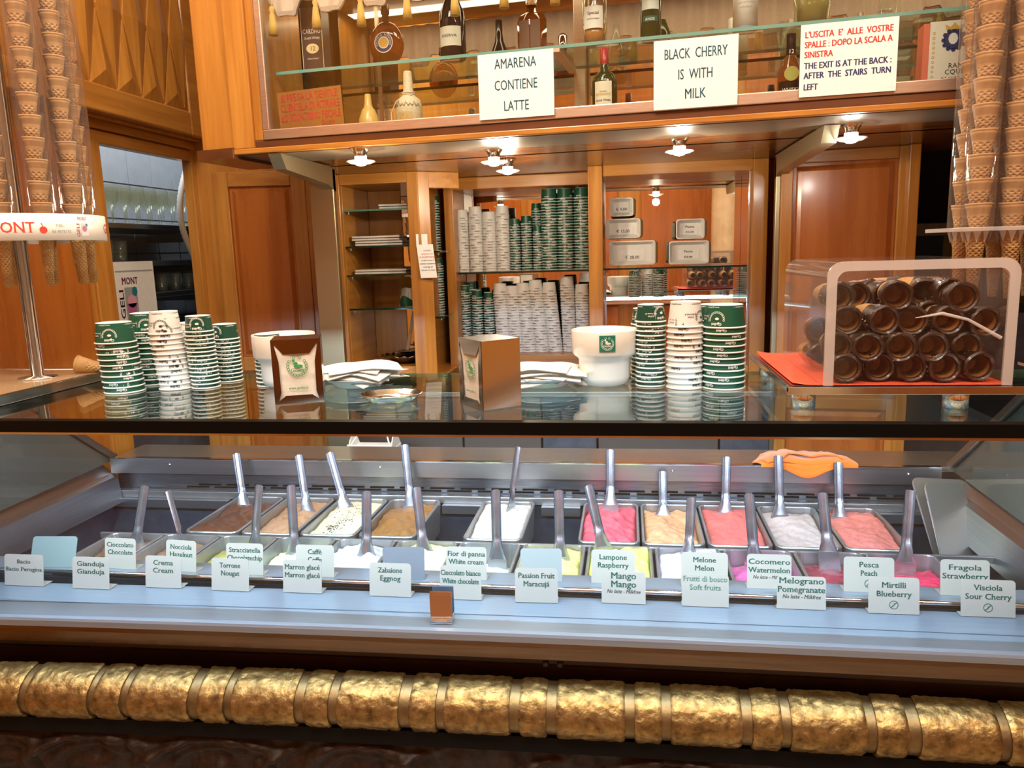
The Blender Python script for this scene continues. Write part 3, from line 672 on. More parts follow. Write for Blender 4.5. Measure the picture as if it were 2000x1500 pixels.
def seal_mb():
    q = MB(); q.M = basis((0, -.0368, .070), (1, 0, 0), (0, 0, 1), (0, -1, 0)); q.lathe([(0, .001), (.018, .001), (.020, 0)], 24, mi=0, smooth=False); q.lathe([(.018, .0015), (.020, .0015)], 24, mi=1, smooth=False)
    return q
bottle('black_label_bottle', 1.737, .09, ZD, [(0, 0), (.033, 0), (.036, .005), (.036, .08), (.026, .11), (.012, .128), (.011, .165), (0, .165)], WHISKY, 'squat spirit bottle with black label and round olive seal',
       [('cap', [(.0125, .150), (.013, .152), (.013, .185), (0, .185)], BLACK), ('label', .0366, 2.2, .004, .052, BLACK, [('WHISKY', .014, .022, .05, 4)]), ('label', .0135, 2.6, .125, .150, BLACK, [('12', .016, .130, .012, 4)]),
        ('mesh', seal_mb(), 'seal', [plain('olive_seal', (.42, .42, .10), .4), plain('gold_ink', (.6, .38, .08), .4)])])
# boxed grappa with portrait medallion
bx = thing('spirit_box', onD(2.15, .09, ZD), math.atan2(DU.y, DU.x) + .02, label='white and coral boxed spirit with blue medallion at the display end', cat='box')
MB().box(-.056, .064, -.03, .03, 0, .175).build('carton', plain('white_card', (.74, .70, .62), .45), bx, bev=.001)
MB().box(-.072, -.0565, -.029, .03, 0, .172).build('side_panel', plain('coral_card', (.70, .17, .10), .5), bx)
q = MB(); q.M = basis((0, -.0306, 0), (1, 0, 0), (0, 0, 1), (0, -1, 0))
q.lathe([(0, 0), (.026, 0)], 24, (.004, .125, 0), mi=0, smooth=False)
for k in range(12): a = k * pi / 6; q.add([(.004 + .026 * cos(a) + .006 * cos(b * pi / 3), .125 + .026 * sin(a) + .006 * sin(b * pi / 3), 0) for b in range(6)], [tuple(range(6))], 0)
q.add([(.004 + .012 * cos(b * pi / 5) - .002, .128 + .015 * sin(b * pi / 5), .0005) for b in range(10)], [tuple(range(10))], 1)
q.add([(-.016, .152, .0006), (.024, .152, .0006), (.028, .166, .0006), (.014, .158, .0006), (.004, .170, .0006), (-.006, .158, .0006), (-.02, .166, .0006)], [(0, 1, 2, 3, 4, 5, 6)], 2)
text(q, 'RAN', .018, .012, .052, 0, 3, serif=True); text(q, 'CQUE', .018, .010, .036, 0, 3, serif=True); text(q, "D' ALBA", .018, .002, .016, 0, 3, fit=.05, serif=True)
for k in range(11):
    for xx in (-.046, .054): q.lathe([(.0022, 0), (.0038, 0)], 8, (xx, .02 + k * .0125, 0), mi=2, smooth=False)
q.build('lettering', [INKN, WHITE, plain('gold_ink', (.6, .38, .08), .4), INKK], bx)

# ---------------------------------------------------------------- downlights under the soffit
dlab = ['glowing glass downlight over the napkin niche', 'front glowing glass downlight of the close pair over the cup niche', 'rear glowing glass downlight of the close pair over the cup niche', 'glowing glass downlight over the price niche', 'glowing glass downlight over the wood pier']
for (px, py), lb_ in zip([(705, 317), (965, 318), (992, 335), (1327, 297), (1662, 272)], dlab):
    p = P(px, py, Z=1.952); t = thing('downlight', (p.x, p.y, 2.0), label=lb_, cat='lamp')
    MB().lathe([(.0, -.001), (.03, -.001), (.033, -.004), (.022, -.018), (.02, -.03)], 20).build('base_ring', CHROME, t)
    MB().lathe([(.0, -.004), (.018, -.006), (.02, -.038), (.0, -.04)], 20).build('lamp_tube', BULB, t)
    MB().lathe([(.015, -.046), (.046, -.044), (.047, -.047), (.030, -.053)], 24).build('glass_disc', ACRYE, t)
    MB().lathe([(.0, -.061), (.014, -.058), (.023, -.051), (.020, -.043), (.0, -.041)], 20).build('bulb', BULB, t)
    l = bpy.data.lights.new('downlight_lamp', 'POINT'); l.energy = 8.5; l.color = (1.0, .86, .64) if px != 1662 else (.95, .92, .85); l.shadow_soft_size = .02
    lo = bpy.data.objects.new('downlight_lamp', l); col.objects.link(lo); lo.location = (p.x, p.y, 1.91)
    if px == 1662: l.energy = 4

# ================================================================ the gelato counter
ct = thing('gelato_counter', label='long steel gelato display counter with hammered brass rail and glass top', cat='display counter')
def yb(x): return 1.612 - .0135 * (x - .6) ** 2            # the brass rail bows slightly
def ys(x): return 1.660 - .0085 * (x - .5) ** 2            # so does the steel ledge
CX0, CX1 = -2.3, 1.75
def sweep(nm, prof, mt, yf=ys, x0=CX0, x1=CX1, n=36, par=ct, smooth=False, closed=True):
    """profile (dy, z) swept along the slightly bowed counter front"""
    q = MB(); k = len(prof); vs = []
    for i in range(n + 1):
        x = x0 + (x1 - x0) * i / n; vs += [(x, yf(x) + a, b) for a, b in prof]
    fs = [(i * k + j, (i + 1) * k + j, (i + 1) * k + (j + 1) % k, i * k + (j + 1) % k) for i in range(n) for j in range(k if closed else k - 1)]
    q.add(vs, fs, 0, smooth); return q.build(nm, mt, par)
sweep('steel_ledge', [(.012, .7655), (.20, .765), (.20, .745), (.012, .745)], LEDGE)
sweep('ledge_nosing', [(.0, .742), (.0, .757), (.003, .763), (.012, .7665), (.02, .7665), (.02, .742)], LEDGE, smooth=False)
sweep('lower_ledge_seam', [(.085, .7656), (.085, .7664), (.0875, .7664), (.0875, .7656)], DKST)
sweep('steel_fascia', [(.004, .742), (.004, .728), (.012, .695), (.03, .695), (.03, .742)], FASC)  # steel band, coloured brown for the brass it reflects
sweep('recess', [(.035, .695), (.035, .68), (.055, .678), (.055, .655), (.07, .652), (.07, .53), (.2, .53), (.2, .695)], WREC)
sweep('recess_lip', [(.045, .679), (.045, .675), (.060, .675), (.060, .679)], BLACKM)
sweep('recess_lip', [(.06, .662), (.055, .660), (.055, .655), (.075, .655), (.075, .662)], BLACKM)
sweep('under_rail_gap', [(.03, .515), (.03, .475), (.1, .475), (.1, .515)], BLACKM, yf=yb)
# hammered brass rail: alternating long and short pieces
def dent(x, y, z, a): return -a * 1.6 * max(0, noise.noise(V((x * 130, y * 130, z))) - .12) + .45 * a * noise.noise(V((x * 38, y * 38, z * 38))) + a * .4 * noise.noise(V((x * 95, y * 95, z * 95))) - a * 1.2 * max(0, noise.noise(V((x * 60 + 9, y * 60, z * 60))) - .25)
def rail_piece(x0, x1, r, amp, nm, mt):
    nx = max(6, int((x1 - x0) / .006)); na = 34; q = MB(); cz = .566; cy = .088
    def f(u, v):
        x = x0 + (x1 - x0) * u; a = -1.15 + v * 2.72; e = min(1, min(u, 1 - u) * (x1 - x0) / .006)
        rr = (r - (.004 * (1 - e) if amp else 0)) + (dent(x, a * .09, 3, amp) if amp else 0)
        return (x, yb(x) + cy - rr * cos(a) * 1.0, cz + rr * sin(a) * .78)
    q.grid(f, nx, na)
    for u, rev in ((0, 0), (1, 1)):
        rim = [f(u, v / 12) for v in range(13)]; q.add(rim + [(rim[0][0], yb(rim[0][0]) + cy, cz)], [tuple(range(14)) if rev else tuple(range(14))[::-1]])
    return q.build(nm, mt, ct)
sg = [(-80, 40), (55, 172), (185, 235), (250, 365), (385, 435), (450, 572), (590, 638), (655, 775), (797, 848), (865, 992), (1012, 1065), (1085, 1220), (1240, 1293), (1312, 1452), (1473, 1531), (1550, 1700), (1720, 1783), (1808, 1968), (1988, 2060)]
for a, b in sg:
    ym = 1365 + .045 * (a + b) / 2 / 1
    ym = 1350 + 60 * (a + b) / 4000
    xa = P(a, ym, Y=yb((a - 1000) / 850)).x; xb = P(b, ym, Y=yb((b - 1000) / 850)).x
    rail_piece(xa, xb, .088, .0042, 'rail_segment', BRASS)
rail_piece(CX0, CX1, .079, 0, 'rail_core', BRASSD)
q = MB()
for dx in (-.018, .018): q.lathe([(0, 0), (.008, 0), (.008, .004), (0, .006)], 10, (0, 0, 0))
q2 = MB()
for px in (1066, 1094):
    p = P(px, 1321, Y=1.70); q2.M = basis((p.x, ys(p.x) + .05, .665), (1, 0, 0), (0, 0, 1), (0, -1, 0)); q2.lathe([(.0, .012), (.007, .010), (.008, 0)], 10)
q2.build('bracket_bolts', DKST, ct)
# carved apron under the rail
def relief(x, z):
    h = 0.0
    for cx in (-1.63, -1.36, -1.03, -.66, .1, .55, .95, 1.4):
        dx = (x - cx) / (.14 if cx not in (-1.36, -1.03) else .17); dz = (z - .395) / .085; r = sqrt(dx * dx + dz * dz)
        h += .020 * math.exp(-((r - 1) / .16) ** 2) + .012 * math.exp(-((r - .68) / .1) ** 2) + .022 * math.exp(-(r / .34) ** 2)
    h += .012 * abs(noise.noise(V((x * 14, z * 5 + x * 6, 2)))) * 2 + .006 * noise.noise(V((x * 50, z * 14, 5)))
    d = abs(((x * 3.1 + .35 * sin(z * 20)) % 1) - .5); h += .018 * max(0, 1 - d * 9) * (1 if z < .47 else .2)
    return h
q = MB(); q.grid(lambda u, v: (CX0 + (CX1 - CX0) * u, yb(CX0 + (CX1 - CX0) * u) + .06 - relief(CX0 + (CX1 - CX0) * u, .07 + .43 * v), .07 + .405 * v), 520, 60); q.build('carved_apron', CARV, ct)
q = MB()
q.box(CX0, CX1, 1.75, 2.7, .02, .55); q.build('plinth', BLACKM, ct)

# strip carrying the rear tags, chrome bar and well
ZB = .787
q = MB(); q.box(-1.98, 1.06, 1.868, 1.945, ZB - .003, ZB); q.box(-1.98, 1.06, 1.942, 1.945, ZB - .03, ZB - .003); q.build('tag_strip', LEDGE, ct)
q = MB(); q.tube([(-1.98, 1.866, ZB - .006), (1.06, 1.866, ZB - .006)], .0065, 10); q.build('chrome_bar', SHINY, ct)
q = MB(); q.box(-1.98, 1.06, 1.855, 1.87, .70, .768); q.build('slot', BLACKM, ct)
q = MB(); q.box(-1.98, 1.06, 1.80, 2.62, .60, .61); q.box(-1.985, -1.975, 1.80, 2.62, .61, .745); q.box(1.055, 1.065, 1.80, 2.62, .61, .86); q.box(-1.98, 1.06, 2.60, 2.62, .61, .79)
q.box(-1.98, 1.06, 1.80, 1.81, .61, .745); q.build('well', DKST, ct)
q = MB(); q.box(-1.72, 1.02, 2.179, 2.189, .757, .777); q.build('cross_bar', PANST, ct, bev=.002)
q = MB(); q.box(-1.94, 1.03, 2.572, 2.60, .765, .792); q.build('cross_bar', PANST, ct, bev=.002)
q = MB()
for a, b in ((-.655, -.515), (-.30, -.165), (-1.93, -1.47), (.80, 1.0)): q.box(a, b, 2.548, 2.572, .735, .765)
q.build('runner', STEEL, ct)
# back panel with slots, rear rail
q = MB(); q.box(-1.95, 1.02, 2.61, 2.625, .79, .868); q.build('rear_panel', varied('rear_panel_steel', (.20, .22, .25), (.34, .36, .40), (2, 30, 30), rough=.3, metal=.9), ct)
sm = MB().box(-.045, .045, 2.604, 2.61, -.0022, .0022).mesh('vent_slot', BLACKM)
for i in range(46):
    o = link('vent_slot', sm, ct); o.location = (-1.62 + (i % 23) * .113, 0, .800 + .010 * (i // 23)); o.location.x += .05 * (i // 23)
q = MB(); q.box(-1.945, 1.0, 2.565, 2.57, .862, .919); q.build('rear_rail_face', STEEL, ct, bev=.001)
q = MB(); q.box(-1.945, 1.0, 2.565, 2.585, .9185, .9225); q.build('rear_rail_edge', SHINY, ct)
q = MB(); q.box(-1.945, 1.9, 2.585, 2.78, .90, .919); q.build('rear_shelf', varied('brown_grey_steel', (.30, .26, .22), (.44, .38, .32), (1, 20, 20), rough=.25, metal=.8), ct, bev=.002)
for x in (-1.70, -.88, .15, .90): MB().lathe([(.0, -.004), (.004, -.003), (.005, 0)], 8).build('screw', CHROME, ct).matrix_world = basis((x, 2.565, .898), (1, 0, 0), (0, 0, -1), (0, 1, 0))
# side ledges and side panes
def side(x, s, nm):
    q = MB(); q.quad((x, 1.70, .862), (x, 2.57, .862), (x - .05 * s, 2.57, .905), (x - .05 * s, 1.70, .905)); q.quad((x, 1.70, .862), (x, 2.57, .862), (x + .02 * s, 2.57, .85), (x + .02 * s, 1.70, .85))
    q.quad((x + .02 * s, 1.70, .85), (x + .02 * s, 2.57, .85), (x + .035 * s, 2.57, .748), (x + .035 * s, 1.70, .748)); q.quad((x + .035 * s, 1.70, .748), (x + .035 * s, 2.57, .748), (x - .05 * s, 2.57, .74), (x - .05 * s, 1.70, .74))
    q.build(nm, STEELY, ct)
    q = MB(); xx = x - .02 * s
    q.prism([(1.70, .88), (2.60, .90), (2.08, 1.288), (1.49, 1.288)], xx - .003, xx + .003, ax='x'); q.build('side_pane', PANEREFL, ct)
    q = MB(); d = V((0, -.52, .388)).normalized(); q.M = basis((xx, 2.62, .905), (1, 0, 0), d, V((1, 0, 0)).cross(d)); q.box(-.016, .016, 0, .62, -.012, .012); q.build('side_bar', STEELY, ct, bev=.002)
side(-1.945, 1, 'side_ledge'); side(1.03, -1, 'side_ledge')
MB().box(-2.22, -2.2, 1.6, 2.6, .6, 1.28).build('pane_backing', varied('olive_pane_backing', (.10, .10, .06), (.16, .15, .09), (1, 3, 3), rough=.3, metal=.5), ct)  # backing added behind the side pane for its dark, greenish look
MB().box(1.30, 1.32, 1.6, 2.6, .6, 1.28).build('pane_backing', MATS['olive_pane_backing'], ct)
# front glass, glass top and the lamp tube under its front edge
q = MB(); q.prism([(1.515, 1.284), (1.521, 1.284), (1.716, .768), (1.710, .768)], -1.93, 1.02, ax='x'); q.build('front_glass', GLASSF, ct)
GX0, GX1 = -1.53, 1.06
q = MB(); q.box(GX0, GX1, 1.512, 2.12, 1.300, 1.31); q.build('glass_top', GLASSG, ct)
q = MB(); q.box(GX0, GX1, 2.12, 2.122, 1.300, 1.31); q.box(GX0 - .002, GX0, 1.512, 2.12, 1.300, 1.31); q.build('glass_top_edge', GEDGE, ct)
q = MB(); q.box(CX0, CX1, 1.488, 1.512, 1.284, 1.3105); q.build('black_front_edge', BLACK, ct, bev=.001)
q = MB(); q.box(CX0, CX1, 1.4878, 1.51, 1.2795, 1.284); q.build('steel_drip_edge', SHINY, ct)
q = MB(); q.tube([(-1.9, 1.53, 1.277), (1.0, 1.53, 1.277)], .005, 8); q.build('lamp_tube', TUBE, ct)
q = MB(); q.box(-1.9, 1.0, 1.536, 1.556, 1.276, 1.282); q.build('added_glow_strip', emit('added_glow', (.55, .76, 1.0), 3.0), ct)  # glowing strip added beside the tube to brighten the ledge
q = MB(); q.box(-1.92, 1.02, 1.513, 1.558, 1.2825, 1.286); q.build('glow_shield', STEEL, ct)  # added strip that keeps the glow below from showing through the top
q = MB(); q.box(1.06, 1.9, 1.512, 2.15, 1.29, 1.31); q.build('dark_top', BLACK, ct, bev=.002)
# left counter section with the cone stand
lc = thing('cone_counter', label='cream stone counter section with steel rim under the cone stand', cat='counter')
MB().box(-2.04, -1.535, 1.50, 2.10, 1.316, 1.334).build('stone_top', MARB, lc, bev=.002)
MB().box(-1.535, -1.524, 1.50, 2.12, 1.311, 1.337).build('steel_rim', SHINY, lc, bev=.002)
MB().box(-2.04, -1.524, 2.10, 2.112, 1.311, 1.337).build('steel_rim', SHINY, lc, bev=.002)
MB().box(-2.04, -1.527, 1.51, 2.10, 1.285, 1.315).build('dark_edge', BLACK, lc)
# hinge clip of the front glass
p = P(865, 1212, Z=.767); hc = thing('glass_clip', (p.x, p.y, .7665), R(3), label='copper coloured steel clip holding the foot of the front glass', cat='clip')
MB().box(-.027, .027, -.018, .018, 0, .018).build('foot', SHINY, hc, bev=.002)
MB().box(-.027, .027, -.016, -.010, .018, .082).build('front_plate', plain('copper_plate', (.50, .29, .19), .22, 1), hc, bev=.002)
MB().box(-.025, .027, .010, .016, .018, .085).build('rear_plate', DKST, hc, bev=.002)
MB().box(-.014, .014, -.019, -.0175, .003, .014).build('hinge_pin', CHROME, hc)

# ---------------------------------------------------------------- pans of gelato
def gel(name, c, rough=.42, c2=None):
    c2 = c2 or tuple(min(1, v * 1.12 + .01) for v in c)
    mt = varied(name, tuple(v * .88 for v in c), c2, (20, 20, 20), rough=rough, bump=.5, bscale=130, bdist=.0015); b = mt.node_tree.nodes['Principled BSDF']; setp(b, sss=.12, sssr=(.5, .4, .3), ssss=.01); return mt
def shell(w_, l_, h_, r=.022):
    q = MB()
    rings = [(w_ + .0, l_ + .0, 0, r + .004), (w_ - .004, l_ - .004, .003, r + .002), (w_ - .014, l_ - .014, .003, r), (w_ - .016, l_ - .016, 0, r), (w_ - .03, l_ - .03, -h_, r), ]
    n = 20; vs = []
    for a, b, z, rr_ in rings: vs += [(x, y, z) for x, y in rrect(a, b, rr_, 4)]
    fs = [(j * n + i, j * n + (i + 1) % n, (j + 1) * n + (i + 1) % n, (j + 1) * n + i) for j in range(len(rings) - 1) for i in range(n)]
    fs.append(tuple(range((len(rings) - 1) * n, len(rings) * n)))
    q.add(vs, fs, 0, False)
    out = [(x, y, z) for a, b, z in ((w_, l_, 0), (w_ - .012, l_ - .012, -h_ - .001)) for x, y in rrect(a, b, r, 4)]
    q.add(out, [(i, (i + 1) % n, n + (i + 1) % n, n + i) for i in range(n)] + [tuple(range(n, 2 * n))], 0, False)
    return q
PANM = shell(.186, .368, .11).mesh('pan', PANST)
def pan(cx, cy, flav, mt, lv, slope, amp, seed, place, swirl=1.0):
    ky = 1.0 if place == 'back row' else .80
    t = thing('gelato_pan', (cx, cy, .779), label='steel pan of %s' % flav, cat='gelato pan'); t['group'] = 'gelato pans in the ' + place; t.scale = (1, ky, 1)
    link('pan', PANM, t)
    w_, l_ = .168, .350
    def f(u, v):
        s = (u - .5) * 2; k = (v - .5) * 2
        # rounded-rectangle footprint
        e = max(abs(s), abs(k)); 
        x = s * w_ / 2; y = k * l_ / 2
        cr_ = .02; ax_, ay_ = abs(x) - (w_ / 2 - cr_), abs(y) - (l_ / 2 - cr_)
        if ax_ > 0 and ay_ > 0:
            d = sqrt(ax_ * ax_ + ay_ * ay_)
            if d > cr_: x = math.copysign(w_ / 2 - cr_ + ax_ * cr_ / d, x); y = math.copysign(l_ / 2 - cr_ + ay_ * cr_ / d, y)
        q_ = V((x * 9 + seed * 7.3, y * 7 - seed * 3.1, seed))
        h = 1.45 * amp * (.9 * noise.noise(q_) + swirl * .45 * abs(noise.noise(V((x * 22 + y * 9 + seed, y * 13, seed * 2)))) + .22 * noise.noise(V((x * 60, y * 60, seed))))
        ridge = abs(((x * 9 + .8 * sin(y * 14 + seed) + y * 5 + seed * .37) % 1) - .5); h += amp * swirl * .5 * max(0, .5 - ridge * 2.2)
        dome = amp * .8 * (1 - s * s) * (1 - k * k * .6)
        z = lv + slope * y + h + dome
        edge = max(0, e - .90) / .10; z -= edge * edge * .012
        inset = max(0, -z) * .045 + .0; x *= (1 - inset * 2.0); y *= (1 - inset)
        return (x, y, min(z, .022))
    q = MB(); q.grid(f, 34, 58); q.build('gelato', mt, t)
    return t, f
PCH, X0F = .1936, -1.67
front = [('dark chocolate gelato almost empty, nearest the side pane in the front row', (.15, .08, .05), -.036, .10, .012),
 ('hazelnut gelato scooped low in the front row', (.24, .14, .085), -.040, .06, .010),
 ('olive pistachio gelato scraped low in the front row', (.34, .31, .08), -.042, .05, .012),
 ('pale green cream gelato behind the coffee tag', (.66, .72, .50), -.035, .0, .014),
 ('snow white gelato in stiff curls behind the eggnog tag', (.68, .73, .80), -.020, .0, .018),
 ('pale lemon cream gelato with soft peaks behind a blank tag', (.76, .80, .46), -.018, .02, .015),
 ('white cream gelato scooped low behind the white chocolate tag', (.70, .78, .82), -.060, -.05, .010),
 ('soft yellow passion fruit gelato with a hollow in front', (.80, .76, .26), -.022, .02, .018),
 ('bright lime yellow mango gelato behind the raspberry tag', (.80, .84, .20), -.010, .03, .014),
 ('pale lilac gelato with torn peaks beside the melon tag', (.66, .62, .84), -.020, .0, .020),
 ('magenta berry gelato with one deep scoop behind the watermelon tag', (.62, .11, .34), -.035, -.08, .016),
 ('dark maroon pomegranate gelato with ice crystals', (.26, .03, .05), -.030, -.02, .012),
 ('crimson cherry gelato nearest the empty well in the front row', (.66, .03, .10), -.030, -.04, .018)]
SURF = {}
for i, (fl, c, lv, sl, am) in enumerate(front):
    cx = X0F + PCH * (i + .5); SURF['f%d' % i] = (cx, 2.028, .8) + (pan(cx, 2.028, fl, gel('gelato_front_%s' % 'abcdefghijklm'[i], c), lv, sl, am, i + 1.5, 'front row')[1],)
back = [(-1.435, 'chocolate brown gelato combed in ridges at the end of the back row', (.115, .040, .018), -.018, -.04, .014),
 (-1.240, 'tan hazelnut gelato between chocolate and chocolate chip', (.52, .32, .19), -.030, .06, .014),
 (-1.040, 'white chocolate chip gelato dotted with dark flakes', (.74, .76, .60), -.012, .02, .010),
 (-.845, 'ochre coffee gelato with rough peaks', (.32, .16, .045), -.022, .03, .020),
 (-.508, 'plain white gelato standing alone between two empty wells', (.72, .76, .82), -.012, .04, .008),
 (-.152, 'raspberry pink gelato with glossy folds', (.80, .14, .22), -.016, .04, .020),
 (.040, 'peach coloured gelato with a single swirl', (.84, .52, .30), -.030, .04, .016),
 (.232, 'coral pink watermelon gelato with a short dark streak', (.86, .22, .22), -.018, .05, .012),
 (.424, 'white lemon gelato sloping down to the front', (.72, .68, .72), -.030, .05, .010),
 (.616, 'salmon pink gelato at the end of the back row', (.84, .28, .26), -.018, .03, .014)]
for i, (x, fl, c, lv, sl, am) in enumerate(back):
    cx = x + .0935; mt_ = gel('gelato_back_%s' % 'abcdefghij'[i], c); t, f = pan(cx, 2.380, fl, mt_, lv, sl, am, i + 20.5, 'back row', swirl=1.4 if i in (0, 5) else .8)
    SURF['b%d' % i] = (cx, 2.38, 1.0, f)
    if i == 2:
        q = MB(); rnd = random.Random(3)
        for k in range(150):
            u = .5 + rnd.gauss(.03, .17); v = .42 + rnd.gauss(0, .2)
            if k < 50: u = .40 + rnd.gauss(0, .06); v = .22 + rnd.gauss(0, .05)
            if not (.1 < u < .9 and .05 < v < .92): continue
            x_, y_, z_ = f(u, v); s_ = rnd.uniform(.0012, .0035); a = rnd.random() * 3
            q.add([(x_ + s_ * cos(a), y_ + s_ * sin(a), z_ + .0006), (x_ - s_ * sin(a) * .6, y_ + s_ * cos(a) * .6, z_ + .0006), (x_ - s_ * cos(a), y_ - s_ * sin(a), z_ + .0006), (x_ + s_ * sin(a) * .6, y_ - s_ * cos(a) * .6, z_ + .0006), (x_, y_, z_ + .003)],
                  [(0, 1, 4), (1, 2, 4), (2, 3, 4), (3, 0, 4)])
        q.build('chocolate_flakes', CHOC, t)['kind'] = 'stuff'

# ---------------------------------------------------------------- spatulas
SPM = varied('spatula_steel', (.46, .50, .56), (.62, .66, .73), (4, 4, 4), rough=.24, metal=.95, rr=(.18, .32))
def spatula(pt, pb, yb_, zb, yaw, lab, lean=None):
    """pt/pb pixels of handle top and of the point entering the ice cream"""
    z_ = .76
    for _ in range(4):
        b = P(*pb, Z=z_); best = min(SURF.values(), key=lambda S: (S[0] - b.x) ** 2 + ((S[1] - b.y) / 1.6) ** 2)
        u_ = min(.97, max(.03, (b.x - best[0]) / .168 + .5)); v_ = min(.97, max(.03, (b.y - best[1]) / (.350 * best[2]) + .5)); z_ = .779 + best[3](u_, v_)[2]
    b = P(*pb, Z=z_ - .004); fr = pb[1] > 1050
    yy_ = min(max(b.y, 1.96), 2.125) if fr else min(max(b.y, 2.24), 2.50); b = P(*pb, Y=yy_) if abs(yy_ - b.y) > 1e-4 else b; yb_ = b.y; lean = .03 if fr else min(.04, 2.548 - b.y)
    d0 = ray(*pt); tp_ = CAM + d0 * ((yb_ + .05) / d0.y) if lean is None else CAM + d0 * ((yb_ + lean) / d0.y)
    ax = (tp_ - b); ln = ax.length; ax.normalize()
    side_ = V((cos(yaw), sin(yaw), 0)); side_ = (side_ - ax * side_.dot(ax)).normalized(); nn = side_.cross(ax)
    t = link('spatula', None); t.matrix_world = basis(b, side_, nn * -1 if nn.y > 0 else nn, ax); tag(t, lab, 'spatula', 'gelato spatulas')
    if nn.y > 0: t.matrix_world = basis(b, -side_, -nn, ax)
    q = MB(); N_ = 22; K = 14
    for th in (0, 1):
        vs = []
        for j in range(N_ + 1):
            v = j / N_; z = v * ln
            hw = .0145
            arc = 1.45
            if v < .30: kk = (1 - v / .30); hw = .0145 + .0135 * kk ** 1.8; arc = 1.45 - 1.25 * kk ** .7
            for i in range(K + 1):
                s = (i / K - .5) * 2; a = s * arc; R_ = hw / sin(arc) if arc < pi / 2 else hw
                r = (R_ - th * .0011); zz = z + (ln * 0 if v < .97 else -.004 * s * s * (v - .97) / .03)
                vs.append((r * sin(a), -(r * cos(a) - R_ * cos(arc)) , zz))
        fs = [(j * (K + 1) + i, j * (K + 1) + i + 1, (j + 1) * (K + 1) + i + 1, (j + 1) * (K + 1) + i) for j in range(N_) for i in range(K)]
        q.add(vs, fs if not th else [f_[::-1] for f_ in fs], 0, True)
    q.build('handle', SPM, t)
    q = MB(); hw = .028
    q.box(-hw, hw, -.0015, .0005, -.05, .003); q.build('blade', SPM, t)
    q = MB(); q.M = basis((0, -.0133, ln - .016), (1, 0, 0), (0, 0, 1), (0, -1, 0)); q.lathe([(0, .0), (.0032, .0)], 12, smooth=False); q.build('hanging_hole', BLACK, t)
SP = [((283, 950), (265, 1066), 2.06, .9, 'slim spatula leaning in the nearly empty dark chocolate pan', None), ((325, 958), (356, 1068), 2.06, -.7, 'spatula in the low hazelnut pan'),
 ((461, 885), (477, 988), 2.42, .1, 'spatula standing in the combed chocolate pan'), ((583, 888), (601, 1000), 2.42, .1, 'spatula standing in the tan hazelnut pan'),
 ((643, 883), (675, 992), 2.44, .15, 'spatula leaning in the chocolate chip pan'), ((790, 868), (803, 990), 2.40, .1, 'tall spatula in the ochre coffee pan'),
 ((507, 948), (497, 1068), 2.06, 1.1, 'slim spatula in the olive pistachio pan'), ((568, 948), (576, 1082), 2.03, .15, 'spatula in the pale green cream pan'),
 ((716, 960), (716, 1085), 2.03, .1, 'spatula in the stiff snow white pan'), ((813, 952), (828, 1078), 2.05, .15, 'spatula in the pale lemon cream pan'),
 ((1013, 872), (998, 992), 2.45, 1.2, 'slim edge-on spatula in the plain white pan'), ((968, 957), (971, 1095), 2.02, .05, 'grey spatula in front of the plain white pan'),
 ((1091, 958), (1094, 1090), 2.02, .05, 'spatula in the soft yellow pan'), ((1149, 948), (1178, 1070), 2.06, -.2, 'bright spatula crossing in front of the raspberry pan'),
 ((1192, 878), (1192, 988), 2.45, 0, 'spatula standing in the raspberry pink pan'), ((1294, 920), (1295, 1008), 2.38, 0, 'short spatula in the peach coloured pan'),
 ((1350, 972), (1345, 1085), 2.05, -.6, 'turned spatula in the pale lilac pan'), ((1419, 892), (1416, 1003), 2.42, 0, 'spatula standing in the coral watermelon pan'),
 ((1463, 965), (1474, 1098), 2.01, -.1, 'spatula in the magenta berry pan'), ((1520, 890), (1523, 1008), 2.41, 0, 'spatula standing in the white lemon pan'),
 ((1606, 963), (1618, 1080), 2.05, -.4, 'dark spatula in the maroon pomegranate pan'), ((1637, 903), (1639, 1012), 2.43, 0, 'spatula standing in the salmon pink pan'),
 ((1779, 958), (1768, 1100), 2.02, 0, 'large spatula in the crimson cherry pan')]
for s_ in SP:
    pt_, pb_, y_, yaw, lab_ = s_[:5]; spatula(pt_, pb_, y_, 0, yaw, lab_)

